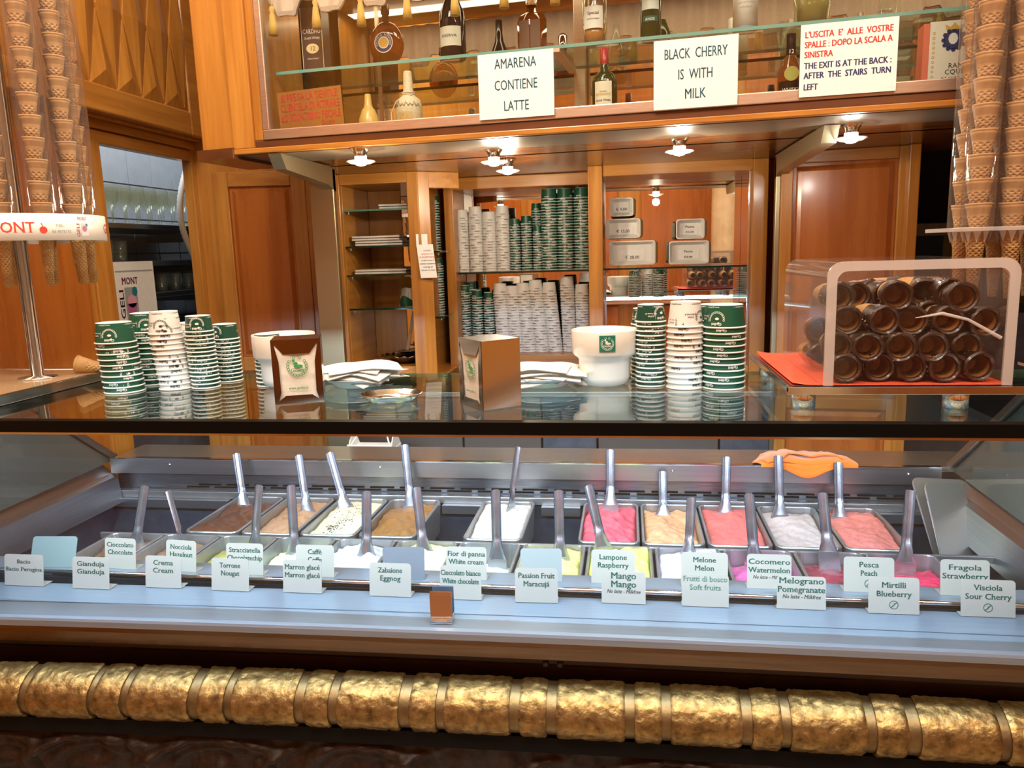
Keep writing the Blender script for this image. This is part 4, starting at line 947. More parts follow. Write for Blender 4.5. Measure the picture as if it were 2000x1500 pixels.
# ---------------------------------------------------------------- flavour tags
TW = .092
def card(wd, hd):
    q = MB(); pts = rrect(wd, hd, .009, 4, only=(0, 1)); pts = [(a, b + hd / 2) for a, b in pts]
    q.M = Matrix.Rotation(R(-9), 4, 'X'); q.prism(pts, -.0006, .0006, ax='y'); q.M = Matrix(); q.box(-wd / 2, wd / 2, -.0004, .034, 0, .0012)
    return q
def ftag(px0, px1, pyb, row, lines, lab, h=.072, rz=0, back=False, mark=False, faint=False, wd=None, blank=None):
    zz = .7662 if row == 0 else ZB
    a = P(px0, pyb, Z=zz); b = P(px1, pyb, Z=zz); y = a.y if row == 0 else max(1.872, min(1.90, (a.y + b.y) / 2)); y = (a.y + b.y) / 2 if row == 0 else y
    wd = wd or (b.x - a.x); k = y / ((a.y + b.y) / 2)
    h *= 1.22; lines = [(a_, s_ * 1.16, z_ * 1.22, f_, k_) for a_, s_, z_, f_, k_ in lines]
    o = card(wd, h).build('flavour_tag', blank or TAGM, label=lab, cat='price tag' if False else 'tag', group='flavour tags in the %s row' % ('front' if row == 0 else 'rear'))
    o.location = ((a.x + b.x) / 2 * k, y, zz + .0003); o.rotation_euler.z = R(rz)
    if back: o.rotation_euler = (R(back), 0, R(rz))
    if lines or mark:
        q = MB(); q.M = Matrix.Rotation(R(-9), 4, 'X') @ basis((0, -.0011, 0), (1, 0, 0), (0, 0, 1), (0, -1, 0))
        for (st, size, zz_, fw, kind) in lines:
            text(q, st, size, 0, zz_, 0, 0 if kind != 'i' else 1, shear=.3 if kind == 'i' else 0, bold=.022 if kind != 'i' else .008, fit=fw * wd, serif=kind != 'i')
        if mark:
            q.lathe([(.0088, 0), (.0104, 0)], 24, (0, .0215, 0), 0, False); q.add([(-.0075, .0155, 0), (-.006, .0140, 0), (.0078, .0275, 0), (.0063, .029, 0)], [(0, 1, 2, 3)]); text(q, '?', .012, 0, .0175, 0, 0)
        q.build('lettering', [plain('faded_green_ink', (.12, .22, .16), .6) if faint else INKG, INKK], o)
S2 = .0165
def two(a, fa, b, fb, s=S2): return [(a, s, .0515, fa, 'n'), (b, s, .034, fb, 'n')]
T = 'cream tag reading %s '
ftag(58, 146, 1108, 1, [], 'blank grey-green tag seen from behind near the side pane', back=-12, rz=4, blank=plain('grey_green_card', (.17, .23, .22), .5))
ftag(203, 268, 1111, 1, two('Cioccolato', .86, 'Chocolate', .80), T % 'Cioccolato Chocolate' + 'in the rear row', rz=-2)
ftag(322, 386, 1116, 1, two('Nocciola', .70, 'Hazelnut', .74), T % 'Nocciola Hazelnut' + 'in the rear row', rz=-4)
ftag(441, 516, 1123, 1, two('Stracciatella', .84, 'Chocolatechip', .94), T % 'Stracciatella Chocolatechip' + 'in the rear row')
ftag(577, 654, 1127, 1, two('Caff\u00e8', .36, 'Coffe', .36), T % 'Caffe Coffe' + 'in the rear row')
ftag(748, 830, 1132, 1, [], 'blank slate grey tag turned round behind the eggnog tag', rz=4, blank=plain('slate_card', (.14, .155, .18), .5))
ftag(871, 951, 1132, 1, two('Fior di panna', .92, 'White cream', .86), T % 'Fior di panna White cream' + 'in the rear row')
ftag(1017, 1098, 1136, 1, [], 'blank pale grey tag behind the passion fruit tag', blank=plain('pale_grey_card', (.27, .29, .28), .5), rz=3)
ftag(1155, 1240, 1138, 1, two('Lampone', .62, 'Raspberry', .70), T % 'Lampone Raspberry' + 'in the rear row')
ftag(1331, 1421, 1143, 1, two('Melone', .48, 'Melon', .40), T % 'Melone Melon' + 'with green ring mark in the rear row', mark=True)
ftag(1460, 1545, 1147, 1, two('Cocomero', .93, 'Watermelon', .93) + [('No latte - Milkfree', .011, .021, .74, 'i')], T % 'Cocomero Watermelon' + 'in the rear row')
ftag(1649, 1745, 1155, 1, two('Pesca', .38, 'Peach', .32), T % 'Pesca Peach' + 'in the rear row', mark=True)
ftag(1838, 1931, 1162, 1, two('Fragola', .66, 'Strawberry', .92), T % 'Fragola Strawberry' + 'in the rear row')
ftag(7, 88, 1144, 0, two('Bacio', .34, 'Bacio Perugina', .92, .0135), 'cream tag reading Bacio, first tag of the front row')
ftag(140, 216, 1150, 0, two('Gianduja', .74, 'Gianduja', .74), T % 'Gianduja twice' + 'in the front row')
ftag(283, 356, 1148, 0, two('Crema', .55, 'Cream', .56), T % 'Crema Cream' + 'in the front row')
ftag(412, 488, 1154, 0, two('Torrone', .55, 'Nougat', .48), T % 'Torrone Nougat' + 'in the front row')
ftag(552, 630, 1158, 0, two('Marron glac\u00e9', .90, 'Marron glac\u00e9', .90), T % 'Marron glace twice' + 'in the front row')
ftag(721, 804, 1165, 0, two('Zabaione', .58, 'Eggnog', .48), T % 'Zabaione Eggnog' + 'in the front row')
ftag(859, 941, 1171, 0, two('Cioccolato bianco', .96, 'White chocolate', .88), T % 'Cioccolato bianco White chocolate' + 'in the front row')
ftag(1006, 1090, 1177, 0, two('Passion Fruit', .84, 'Maracuj\u00e1', .60), T % 'Passion Fruit Maracuja' + 'in the front row', rz=2)
ftag(1175, 1261, 1179, 0, two('Mango', .56, 'Mango', .56, .020) + [('No latte - Milkfree', .012, .0215, .76, 'i')], T % 'Mango twice' + 'in the front row', h=.066)
ftag(1332, 1423, 1185, 0, two('Frutti di bosco', .93, 'Soft fruits', .66), 'faded cream tag reading Frutti di bosco Soft fruits in the front row', h=.066, faint=True)
ftag(1518, 1612, 1190, 0, two('Melograno', .90, 'Pomegranate', .96, .018) + [('No latte - Milkfree', .012, .0215, .78, 'i')], T % 'Melograno Pomegranate' + 'in the front row', h=.066)
ftag(1697, 1794, 1199, 0, two('Mirtilli', .46, 'Blueberry', .68), T % 'Mirtilli Blueberry' + 'in the front row', mark=True)
ftag(1878, 1981, 1205, 0, two('Visciola', .52, 'Sour Cherry', .84), T % 'Visciola Sour Cherry' + 'in the front row', mark=True)

# pan lids leaning on the side wall, cloth
def lid(c4, lab, r=.02):
    a, b, c, d = [V(p) for p in c4]; o_ = (a + b + c + d) / 4; u = (b - a).normalized(); n_ = u.cross((d - a)).normalized(); v = n_.cross(u)
    wd = ((b - a).length + (c - d).length) / 2; hd = ((d - a).length + (c - b).length) / 2
    q = MB(); q.M = basis((0, 0, 0), u, v, n_); q.prism(rrect(wd, hd, r, 4), -.002, .002); o = q.build('pan_lid', plain('matt_lid_steel', (.62, .63, .62), .42, .9), bev=.001, label=lab, cat='lid', group='pan lids'); o.location = o_
    q = MB(); q.M = basis((0, 0, 0), u, v, n_); pts = rrect(wd - .006, hd - .006, r, 4); q.tube([(x, y, -.004) for x, y in pts] + [(pts[0][0], pts[0][1], -.004)], .003, 6); q.build('rolled_edge', PANST, o)
lid([P(1790, 1082, Y=2.22), P(1880, 1082, Y=2.30), P(1915, 978, Y=2.46), P(1858, 957, Y=2.40)], 'matt steel pan lid in front, leaning on the side wall')
lid([P(1775, 1070, Y=2.30), P(1890, 1072, Y=2.38), P(1925, 978, Y=2.53), P(1828, 930, Y=2.50)], 'matt steel pan lid behind, leaning on the side wall')
q = MB()
def cl(u, v, o=0, s0=0.0, s1=1.0):
    x = .425 + .305 * (s0 + (s1 - s0) * u) + .012 * sin(v * 4 + 1); taper = min(1, (u * 5 + .25), ((1 - u) * 9 + .5))
    y = 2.547 + .150 * v * taper + .006 * sin(u * 9)
    z = .9235 + o + .012 * sin(min(1, v * 1.2) * pi) * taper * (1 + .35 * sin(u * 8 + 1)) + .004 * sin(u * 19 + v * 3) * v
    k = max(0, .16 - v) / .16; z -= k * (.004 + .034 * math.exp(-((u - .48) / .2) ** 2)); y = 2.556 if k > 0 and y > 2.556 else y
    return (x, y, z)
q.grid(lambda u, v: cl(u, v), 40, 20); q.grid(lambda u, v: cl(u, .12 + .8 * v, .007 + .003 * sin(u * 6), .06, .90), 34, 14); q.grid(lambda u, v: cl(u, .3 + .6 * v, .014 + .004 * sin(u * 5), .22, .86), 24, 10)
q.build('microfibre_cloth', ORANGE, label='bright orange microfibre cloth folded over the rear rail', cat='cloth')
sm_ = bpy.data.objects['microfibre_cloth'].modifiers.new('Thickness', 'SOLIDIFY'); sm_.thickness = .003; sm_.offset = 1
# carton behind the rail
cn = thing('carton_bag', (-1.055, 3.02, .72), label='white card carton with open peaked top behind the rear rail', cat='box')
q = MB(); q.box(-.095, .095, -.07, .07, 0, .135); q.build('body', PAPER, cn)
q = MB(); q.prism([(-.07, .135), (.07, .135), (.0, .225)], -.093, -.089, ax='x'); q.prism([(-.07, .135), (.07, .135), (.0, .225)], .089, .093, ax='x'); q.box(-.095, .095, -.068, -.066, .135, .16); q.tube([(-.093, -.07, .137), (-.05, 0, .215), (.05, 0, .215), (.093, -.07, .137)], .004, 6); q.build('folded_top', PAPER, cn)
q = MB(); q.M = basis((0, -.071, 0), (1, 0, 0), (0, 0, 1), (0, -1, 0)); text(q, 'UP', .03, -.055, .085, 0, 0); q.add([(.055, .08, 0), (.085, .08, 0), (.07, .115, 0)], [(0, 1, 2)]); q.build('lettering', INKK, cn)
o = MB().box(-1.6, 1.2, 2.9, 3.18, .69, .72).build('work_table', STEEL, label='narrow steel work table behind the counter', cat='table', bev=.003)
for x, y in ((-1.57, 2.92), (1.15, 2.92), (-1.57, 3.14), (1.15, 3.14)): MB().box(x, x + .03, y, y + .03, 0, .69).build('leg', STEEL, o)

# ================================================================ paper cups
def cup_mesh(nm, rt, rb, h, bodym, ink, prints=2, seg=28):
    """cup modelled upright (mouth up), returned mouth down with the rim at z=0"""
    q = MB(); sl = (rt - rb) / h
    q.lathe([(rt - .0012, h - .003), (rb, 0)], seg, mi=0); q.lathe([(rb, 0), (rb - .0012, .003), (0, .003)], seg, mi=1, smooth=False)
    q.lathe([(rb, .0), (rb + .0006, .0008)], seg, mi=1)
    q.lathe([(rt - .002, h - .004), (rt + .0002, h - .0036), (rt + .0016, h - .0022), (rt + .0012, h - .0004), (rt - .0008, h), (rt - .0018, h - .002)], seg, mi=1)
    if prints:
        def wrap(mb, ang, z0):
            vs = []
            for x, y, _ in mb.v:
                z = z0 + y; r = rb + sl * z + .00035; a = ang + x / r; vs.append((r * sin(a), -r * cos(a), z))
            q.add(vs, mb.f, 2)
        for ang in (0, pi):
            b = MB(); text(b, 'Giolitti', .0095, 0, 0, bold=.03, fit=.024, serif=True); wrap(b, ang, h - .0135)
            b = MB()
            for k in range(-6, 7):      # wreath of small loops
                a = R(-90 + k * 16); cx, cy = .017 * cos(a), .017 * sin(a); b.lathe([(.0016, 0), (.0026, 0)], 6, (cx, cy, 0), smooth=False)
            b.M = Matrix(); b.lathe([(.0, 0), (.005, 0)], 10, (-.001, -.002, 0), smooth=False, sy=.6); b.lathe([(.0, 0), (.0025, 0)], 8, (-.005, .008, 0), smooth=False)
            if prints > 1: wrap(b, ang, h - .021)
            if prints < 2: continue
            b = MB(); text(b, 'ROMA', .0055, 0, .006, bold=.02, fit=.015); text(b, 'Via Uffici del Vicario, 40' if ink is INKK else 'Viale Oceania, 90', .005, 0, 0, bold=.02, fit=.028); wrap(b, ang + .78, h * .45)
            b = MB(); b.add([(0, 0, 0), (.0005, 0, 0), (.0005, .018, 0), (0, .018, 0)], [(0, 1, 2, 3)]); wrap(b, ang + .46, h * .38)
        for k in range(4 if prints > 1 else 0):
            b = MB(); text(b, 'www.giolitti.it  \u2022', .0048, 0, 0, bold=.02, fit=.036 if rt > .04 else .026); wrap(b, k * pi / 2 + .3, .0035)
    q.v = [(x, -y, h - z) for x, y, z in q.v]       # turned mouth down
    return q.mesh(nm, [bodym, CUPW, ink])
BIGG = cup_mesh('large_green_cup', .0505, .0430, .054, GREENP, CUPW)
MIDG = cup_mesh('small_green_cup', .0365, .0315, .043, plain('dark_green_cup_paper', (.006, .060, .035), .35), CUPW)
WHT = cup_mesh('white_cup', .0430, .0350, .060, CUPW, INKK)
SG = cup_mesh('shelf_green_cup', .040, .035, .048, GREENP, CUPW, 1)
GRI = plain('grey_ink', (.22, .21, .20), .6)
SW = cup_mesh('shelf_white_cup', .036, .031, .052, CUPW, GRI, 1)
SN = cup_mesh('shelf_narrow_cup', .027, .0235, .040, GREENP, CUPW, 1)
NCUP = [0]; REST = []
ORD = 'topmost second third fourth fifth sixth seventh eighth ninth tenth eleventh twelfth thirteenth fourteenth fifteenth sixteenth seventeenth eighteenth nineteenth twentieth'.split() + ['twenty-' + k for k in 'first second third fourth fifth sixth seventh eighth ninth'.split()] + ['thirtieth']
def fromtop(i, n): return 'topmost cup' if i == n - 1 else ('lowest cup' if i == 0 else ORD[n - 1 - i] + ' cup from the top')
def stack(me, x, y, z, n, pitch, lab, lean=(0, 0), jit=.0006, seed=0, h=None):
    rnd = random.Random(seed + int(x * 977))
    for k in range(n):
        lx = x + lean[0] * k / n + rnd.uniform(-jit, jit); ly = y + lean[1] * k / n + rnd.uniform(-jit, jit)
        rz = rnd.choice((0, pi)) + rnd.uniform(-.9, .9) + (.25 if k == n - 1 else 0)
        if NCUP[0] < 298:
            NCUP[0] += 1
            o = link('paper_cup', me); o.location = (lx, ly, z + k * pitch); o.rotation_euler = (lean[1] / n * 1.5, -lean[0] / n * 1.5, rz)
            tag(o, fromtop(k, n) + ' of the ' + lab, 'paper cup', lab)
        else: REST.append((me, lx, ly, z + k * pitch, rz))
G = 1.3103
def at(px, py, z=1.31): p = P(px, py, Z=z); return p.x, p.y
# stacks standing on the glass top: (mesh, px, base py, count, pitch, label)
x, y = at(245, 764); stack(BIGG, x, y + .0, G, 10, .0146, 'large green stack nearest the cone counter', lean=(-.012, 0))
x, y = at(289, 752); stack(BIGG, x, y + .03, G, 11, .0146, 'large green stack half behind the white')
x, y = at(345, 758); stack(WHT, x, y, G, 12, .0135, 'tall white stack between two green stacks', lean=(-.016, 0))
x, y = at(372, 748); stack(WHT, x, y + .04, G, 9, .0135, 'lower white stack behind the tall white')
x, y = at(406, 756); stack(MIDG, x - .004, y, G, 15, .0108, 'small dark stack before the doorway post', lean=(-.006, 0))
x, y = at(437, 748); stack(MIDG, x - .004, y + .04, G, 12, .0108, 'small dark stack at the doorway group rear')
x, y = at(530, 752); stack(MIDG, x, y, G, 10, .0108, 'dark stack behind the forward napkin dispenser')
x, y = at(1271, 752); stack(MIDG, x, y, G, 15, .0113, 'narrow dark green stack beside the white tub')
x, y = at(1258, 745); stack(MIDG, x + .004, y + .06, G, 14, .0108, 'narrow dark stack second from the tub')
x, y = at(1337, 756); stack(WHT, x, y, G, 12, .0135, 'white stack between narrow and wide green ones')
x, y = at(1412, 756); stack(BIGG, x, y, G, 11, .0146, 'wide green stack nearest the pastry box')
x, y = at(1392, 745); stack(MIDG, x + .0, y + .07, G, 14, .0113, 'dark stack behind the wide green one')
# stacks in the niches
yc = 3.83
def nst(me, px, pyb, zb, pytop, pitch, lab, yy=yc, hh=.05, lean=(0, 0)):
    b = P(px, pyb, Y=yy); t = P(px, pytop, Y=yy); n = max(3, int((t.z - zb - hh) / pitch) + 1); stack(me, b.x, yy, zb, n, pitch, lab, lean=lean, seed=int(px))
ZU, ZL = 1.5515, 1.1455
nst(SW, 905, 525, ZU, 409, .0133, 'first white stack on the cup niche shelf', hh=.052)
nst(SW, 932, 525, ZU, 399, .0133, 'second white stack on the cup niche shelf', hh=.052)
nst(SW, 958, 525, ZU, 411, .0133, 'third white stack on the cup niche shelf', hh=.052)
nst(SW, 984, 525, ZU, 397, .0133, 'fourth white stack on the cup niche shelf', hh=.052)
nst(SG, 1138, 525, ZU, 362, .0135, 'green stack against the niche post', hh=.048, yy=3.80)
nst(SG, 1106, 525, ZU, 365, .0135, 'second tall green stack from the niche post', hh=.048, yy=3.80)
nst(SG, 1075, 525, ZU, 368, .0135, 'third tall green stack from the niche post', hh=.048, yy=3.80)
for px, pt_ in ((1008, 424), (1030, 417), (1052, 440)): nst(SN, px, 525, ZU, pt_, .0125, 'x', hh=.04)
nst(SN, 1050, 525, ZU, 395, .0125, 'x', yy=3.90, hh=.04)
for px, pt_, me in ((912, 556, SN), (936, 562, SN), (958, 567, SN)): nst(me, px, 690, ZL, pt_, .0125, 'x', hh=.04)
for px, pt_, ln_ in ((985, 552, -.012), (1010, 553, -.02), (1035, 552, -.03), (1060, 546, -.03), (1086, 549, -.03), (1114, 537, -.012), (1141, 550, -.008)):
    nst(SW, px, 690, ZL, pt_, .0133, 'x', hh=.052, lean=(ln_, 0))
nst(SN, 925, 690, ZL, 548, .0125, 'x', yy=3.91, hh=.04)
for px, pb_, pt_, z in ((850, 475, 380, 1.6605), (858, 590, 500, 1.3605)): nst(SW if 0 else SN, px, pb_, z, pt_, .0125, 'x', yy=3.72, hh=.04)
q = MB()
vs = []; fs = []; mi = []
allm = [BIGG.materials[0], CUPW, GRI]
for me, x, y, z, rz in REST:
    o_ = len(q.v); c_, s_ = cos(rz), sin(rz)
    wh = 1 if me.materials[0] == CUPW else 0
    q.v += [(x + c_ * v.co.x - s_ * v.co.y, y + s_ * v.co.x + c_ * v.co.y, z + v.co.z) for v in me.vertices]
    for p in me.polygons:
        q.f.append([o_ + k for k in p.vertices]); q.m.append(1 if (p.material_index == 1 or (p.material_index == 0 and wh)) else (0 if p.material_index == 0 else (2 if wh else 1))); q.sm.append(p.use_smooth)
q.build('paper_cup_stock', allm, label='further nested green and white paper cups filling the niche shelves', cat='paper cups', kind='stuff')

# ================================================================ wafer cones
def cone_mesh(nm, r, ln, seg=20, inside=WAF):
    k = r / .028; q = MB()
    q.lathe([(r * .93, -.002), (r, .0), (r * 1.0, -.004 * k), (r * .94, -.0055 * k), (r * .94, -.007 * k), (r * .98, -.0085 * k), (r * .90, -.012 * k), (r * .80, -.029 * k), (r * .70, -.033 * k), (r * .36, -ln), (0, -ln - .001)], seg, mi=0)
    q.lathe([(r * .93, -.002), (r * .80, -.03 * k), (0, -ln * .8)], seg, mi=1); return q.mesh(nm, [WAF, inside])
CN = cone_mesh('wafer_cone', .0258, .160)
CNB = cone_mesh('wafer_cone_large', .0305, .180)
# stand of the left counter
sx, sy, sz = -1.655, 1.93, 1.334
cs = thing('cone_stand', (sx, sy, sz), label='ring shaped cone dispenser with clear tubes and white lettered band on steel pole', cat='cone dispenser')
MB().lathe([(0, 0), (.05, 0), (.05, .004), (.017, .008), (.017, 1.15), (0, 1.15)], 20).build('pole', SHINY, cs)
zb0, zb1 = 1.712 - sz, 1.780 - sz; RB = .214
q = MB(); q.lathe([(RB, zb0), (RB + .002, zb0 + .001), (RB + .002, zb1), (RB, zb1)], 64); q.build('band', WHITE, cs)
q = MB(); q.lathe([(.017, zb1 - .004), (.12, zb1 - .004), (.12, zb1 - .010), (.017, zb1 - .010)], 40); q.lathe([(.206, zb1 - .004), (RB, zb1 - .004)], 40); q.build('ring_plate', ACRYE, cs)
view = atan2(-sy, -sx)            # towards the photographer
def band_text(strs, ang0):
    q = MB()
    for (st, size, xo, yo, mi, fit, fn) in strs:
        b = MB()
        if fn: fn(b)
        else: text(b, st, size, 0, 0, bold=.01, fit=fit, serif=True)
        for p in [0]:
            vs = [((RB + .0026) * cos(ang0 + (xo + x) / RB), (RB + .0026) * sin(ang0 + (xo + x) / RB), zb0 + yo + y) for x, y, _ in b.v]
            q.add(vs, b.f, mi)
    return q
def cherry(b): b.lathe([(0, 0), (.009, 0)], 16, (0, 0, 0), smooth=False); b.add([(-.001, .008, 0), (.001, .008, 0), (-.003, .018, 0), (-.005, .018, 0)], [(0, 1, 2, 3)])
def scoop(b): b.add([(-.012, -.016, 0), (.012, -.016, 0), (.012, .016, 0), (-.012, .016, 0)], [(0, 1, 2, 3)])
def scoop2(b): b.lathe([(0, 0), (.008, 0)], 14, (-.001, .002, 0), smooth=False)
def scoop3(b): b.lathe([(0, 0), (.004, 0)], 10, (.007, .012, 0), smooth=False)
def geli_v(b):
    c = MB(); text(c, 'GELI', .014, 0, 0, bold=.01, fit=.034, serif=True); b.add([(-y, x, 0) for x, y, _ in c.v], c.f)
bt = []
for rep in range(3):
    base = rep * .42 - .295
    bt += [('GELI', .038, base - .245, .020, 0, .085, None), ('MONT', .038, base - .145, .020, 0, .098, None), ('', 0, base - .076, .026, 0, 0, cherry), ('TEL.', .010, base - .035, .034, 2, .024, None), ('06 9075175', .012, base - .032, .018, 2, .048, None),
           ('MONT', .013, base + .030, .052, 1, .030, None), ('', 0, base + .036, .028, 3, 0, scoop), ('', 0, base + .036, .028, 4, 0, scoop2), ('', 0, base + .036, .028, 5, 0, scoop3), ('', 0, base + .019, .026, 1, 0, geli_v)]
band_text(bt, view - .0 + .03).build('lettering', [INKR, INKA, GREY, plain('pale_grey_ink', (.62, .60, .60), .5), plain('mauve_ink', (.42, .12, .30), .5), plain('sea_ink', (.01, .18, .25), .5)], cs)
tubem = MB().lathe([(.0385, 1.757 - sz), (.0385, 2.75 - sz)], 24).mesh('clear_tube', ACRYL)
na = 11
for k in range(na):
    a = view + R(-11 + 32.73 * k); tx, ty = .165 * cos(a), .165 * sin(a)
    o = link('clear_tube', tubem, cs); o.location = (tx, ty, 0)
    top = 2.72; z = 1.755; j = 0
    while z < 2.55:
        c = link('wafer_cone', CN); c.location = (sx + tx + random.uniform(-.002, .002), sy + ty + random.uniform(-.002, .002), z); c.rotation_euler = (random.uniform(-.03, .03), random.uniform(-.03, .03), random.uniform(0, 6))
        tn = {0: 'front tube', 1: 'tube beside the front one', 2: 'outermost tube'}.get(k)
        if tn: tag(c, ('lowest wafer cone' if j == 0 else ORD[j] + ' cone up') + ' in the ' + tn + ' of the banded stand', 'cone', 'cones in the ' + tn)
        else: tag(c, 'lowest cone under one of the rear tubes of the banded stand' if j == 0 else 'cone nested in one of the rear tubes of the banded stand', 'cone', 'lowest cones of the rear tubes' if j == 0 else 'cones in the rear tubes')
        z += .0545; j += 1
for k in range(na):
    pass
# fallen cone on the stone
p = P(150, 712, Z=1.36); c = link('wafer_cone', CN); c.location = (p.x, p.y, 1.334 + .0285); c.rotation_euler = (R(8), R(-78), R(6)); tag(c, 'single wafer cone lying on its side on the cone counter', 'cone')
# square stand at the other end of the counter
bx_, by_ = P(1907, 445, Y=2.13).x, 2.13
cs2 = thing('cone_stand', (bx_, by_, 0), label='square clear cone dispenser with toothed white collar behind the pastry box', cat='cone dispenser'); 
zc = P(1912, 447, Y=2.12).z
q = MB(); q.box(-.075, .30, -.05, .13, zc - .006, zc + .004); q.build('collar_plate', ACRYE, cs2, bev=.001)
PITCH2 = .081
for i in range(4):
    for j in range(2):
        tx, ty = i * PITCH2, j * .079
        if i == 0 and False: continue
        q = MB(); q.lathe([(.038, zc), (.038, 2.75)], 20); o = q.build('clear_tube', ACRYL, cs2); o.location = (tx, ty, 0)
        q = MB()
        for t in range(10):
            a = t * pi / 5; q.add([(.036 * cos(a - .25), .036 * sin(a - .25), zc - .006), (.036 * cos(a + .25), .036 * sin(a + .25), zc - .006), (.029 * cos(a), .029 * sin(a), zc - .035)], [(0, 1, 2)]); q.add([(.034 * cos(a - .25), .034 * sin(a - .25), zc - .006), (.034 * cos(a + .25), .034 * sin(a + .25), zc - .006), (.027 * cos(a), .027 * sin(a), zc - .035)], [(0, 2, 1)])
        o = q.build('collar_teeth', ACRYE, cs2); o.location = (tx, ty, 0)
        z = zc + .004; n = 0
        while z < 2.45:
            c = link('wafer_cone', CNB); c.location = (bx_ + tx + random.uniform(-.002, .002), by_ + ty, z); c.rotation_euler = (random.uniform(-.03, .03), random.uniform(-.03, .03), random.uniform(0, 6))
            tn = {(0, 0): 'outer front tube', (1, 0): 'second front tube'}.get((i, j))
            if tn: tag(c, ('lowest large cone' if n == 0 else ORD[n] + ' large cone up') + ' in the ' + tn + ' of the collared stand', 'cone', 'large cones in the ' + tn)
            else: tag(c, 'large cone in one of the rear or far tubes of the collared stand', 'cone', 'large cones in the other tubes')
            z += .0595; n += 1
MB().lathe([(.012, 1.31), (.012, 2.7)], 12, (.2025, .039, 0)).build('pole', SHINY, cs2)
MB().box(.16, .245, .0, .08, 1.31, 1.318).build('foot_plate', SHINY, cs2)

# ================================================================ pastry box on its tray
tr = thing('pastry_tray', (.54, 1.85, 1.311), label='steel tray on four short round legs carrying the pastry box', cat='tray')
TZ = .042
MB().box(-.215, .225, -.228, .27, TZ - .004, TZ).build('tray_plate', STEEL, tr, bev=.001)
q = MB(); q.box(-.217, .235, -.232, -.228, TZ - .012, TZ + .004); q.box(-.217, -.213, -.232, .27, TZ - .006, TZ + .008); q.build('tray_rim', SHINY, tr, bev=.001)
for a, b in ((-.178, -.205), (.118, -.205), (-.178, .2), (.118, .2)): MB().lathe([(0, 0), (.024, 0), (.024, TZ - .005), (0, TZ - .005)], 24, (a, b, 0)).build('leg', CHROMER, tr)
q = MB(); q.grid(lambda u, v: (-.20 + .42 * u, -.20 + .455 * v, TZ + .0025 + .010 * max(0, v - .9) * 10 * .6 + .006 * max(0, .08 - u) * 12), 16, 16); q.grid(lambda u, v: (-.20 + .42 * u, -.20 + .455 * v, TZ + .0015 + .010 * max(0, v - .9) * 10 * .6), 16, 16)
q.build('tray_paper', REDP, None, label='orange-red sheet of paper under the pastry box', cat='paper').location = (.54, 1.85, 1.311)
pz = 1.311 + TZ + .004
px0, px1, py0, py1, ph = .398, .756, 1.632, 2.06, .252
bxo = thing('pastry_box', (0, 0, 0), label='scuffed clear acrylic box with frosted rim full of chocolate dipped cones', cat='box')
w_ = px1 - px0; cxp = (px0 + px1) / 2
def arch(inset, r): return [(a + cxp, max(0 if inset == 0 else 0, b + ph / 2 ) + pz) for a, b in rrect(w_ - 2 * inset, ph - 2 * inset, r, 6, only=(0, 1))]
def loop(inset, r):
    pts = rrect(w_ - 2 * inset, ph - inset, r, 6, only=(0, 1)); return [(a + cxp, b + (ph - inset) / 2 + pz) for a, b in pts]
for nm, ya, yb2 in (('front_rim', py0, py0 + .006),):
    o_, i_ = loop(0, .03), loop(.019, .02); n = len(o_); q = MB()
    vs = [(a, ya, b) for a, b in o_] + [(a, ya, b) for a, b in i_] + [(a, yb2, b) for a, b in o_] + [(a, yb2, b) for a, b in i_]
    fs = []
    for k in range(n):
        k2 = (k + 1) % n
        if o_[k][1] < pz + .001 and o_[k2][1] < pz + .001: continue
        fs += [(k, k2, n + k2, n + k), (2 * n + k, 3 * n + k, 3 * n + k2, 2 * n + k2), (k, 2 * n + k, 2 * n + k2, k2), (n + k, n + k2, 3 * n + k2, 3 * n + k)]
    q.add(vs, fs, 0, False); q.build(nm, ACRYE, bxo)
o_ = loop(.001, .03); n = len(o_); q = MB()
vs = [(a, py0 + .006, b) for a, b in o_] + [(a, py1, b) for a, b in o_]
fs = [(k, (k + 1) % n, n + (k + 1) % n, n + k) for k in range(n) if not (o_[k][1] < pz + .001 and o_[(k + 1) % n][1] < pz + .001)]
q.add(vs, fs, 0, True); q.build('shell', ACRYB, bxo)
q = MB(); q.add([(a, py1, b) for a, b in o_], [tuple(range(n))]); q.build('rear_wall', ACRYB, bxo)
q = MB(); i_ = loop(.018, .02); q.add([(a, py0 + .004, b) for a, b in i_], [tuple(range(len(i_)))]); q.build('front_pane', glassmat('clear_front_pane', (.95, .94, .93), .02, .012, (.55, .50, .47)), bxo)
q = MB(); q.tube([P(1788, 621, Y=py0 - .0), P(1840, 612, Y=py0), P(1890, 624, Y=py0), P(1955, 660, Y=py0)], [.0008, .0035, .003, .004], 6); q.build('crack', ACRYE, bxo)
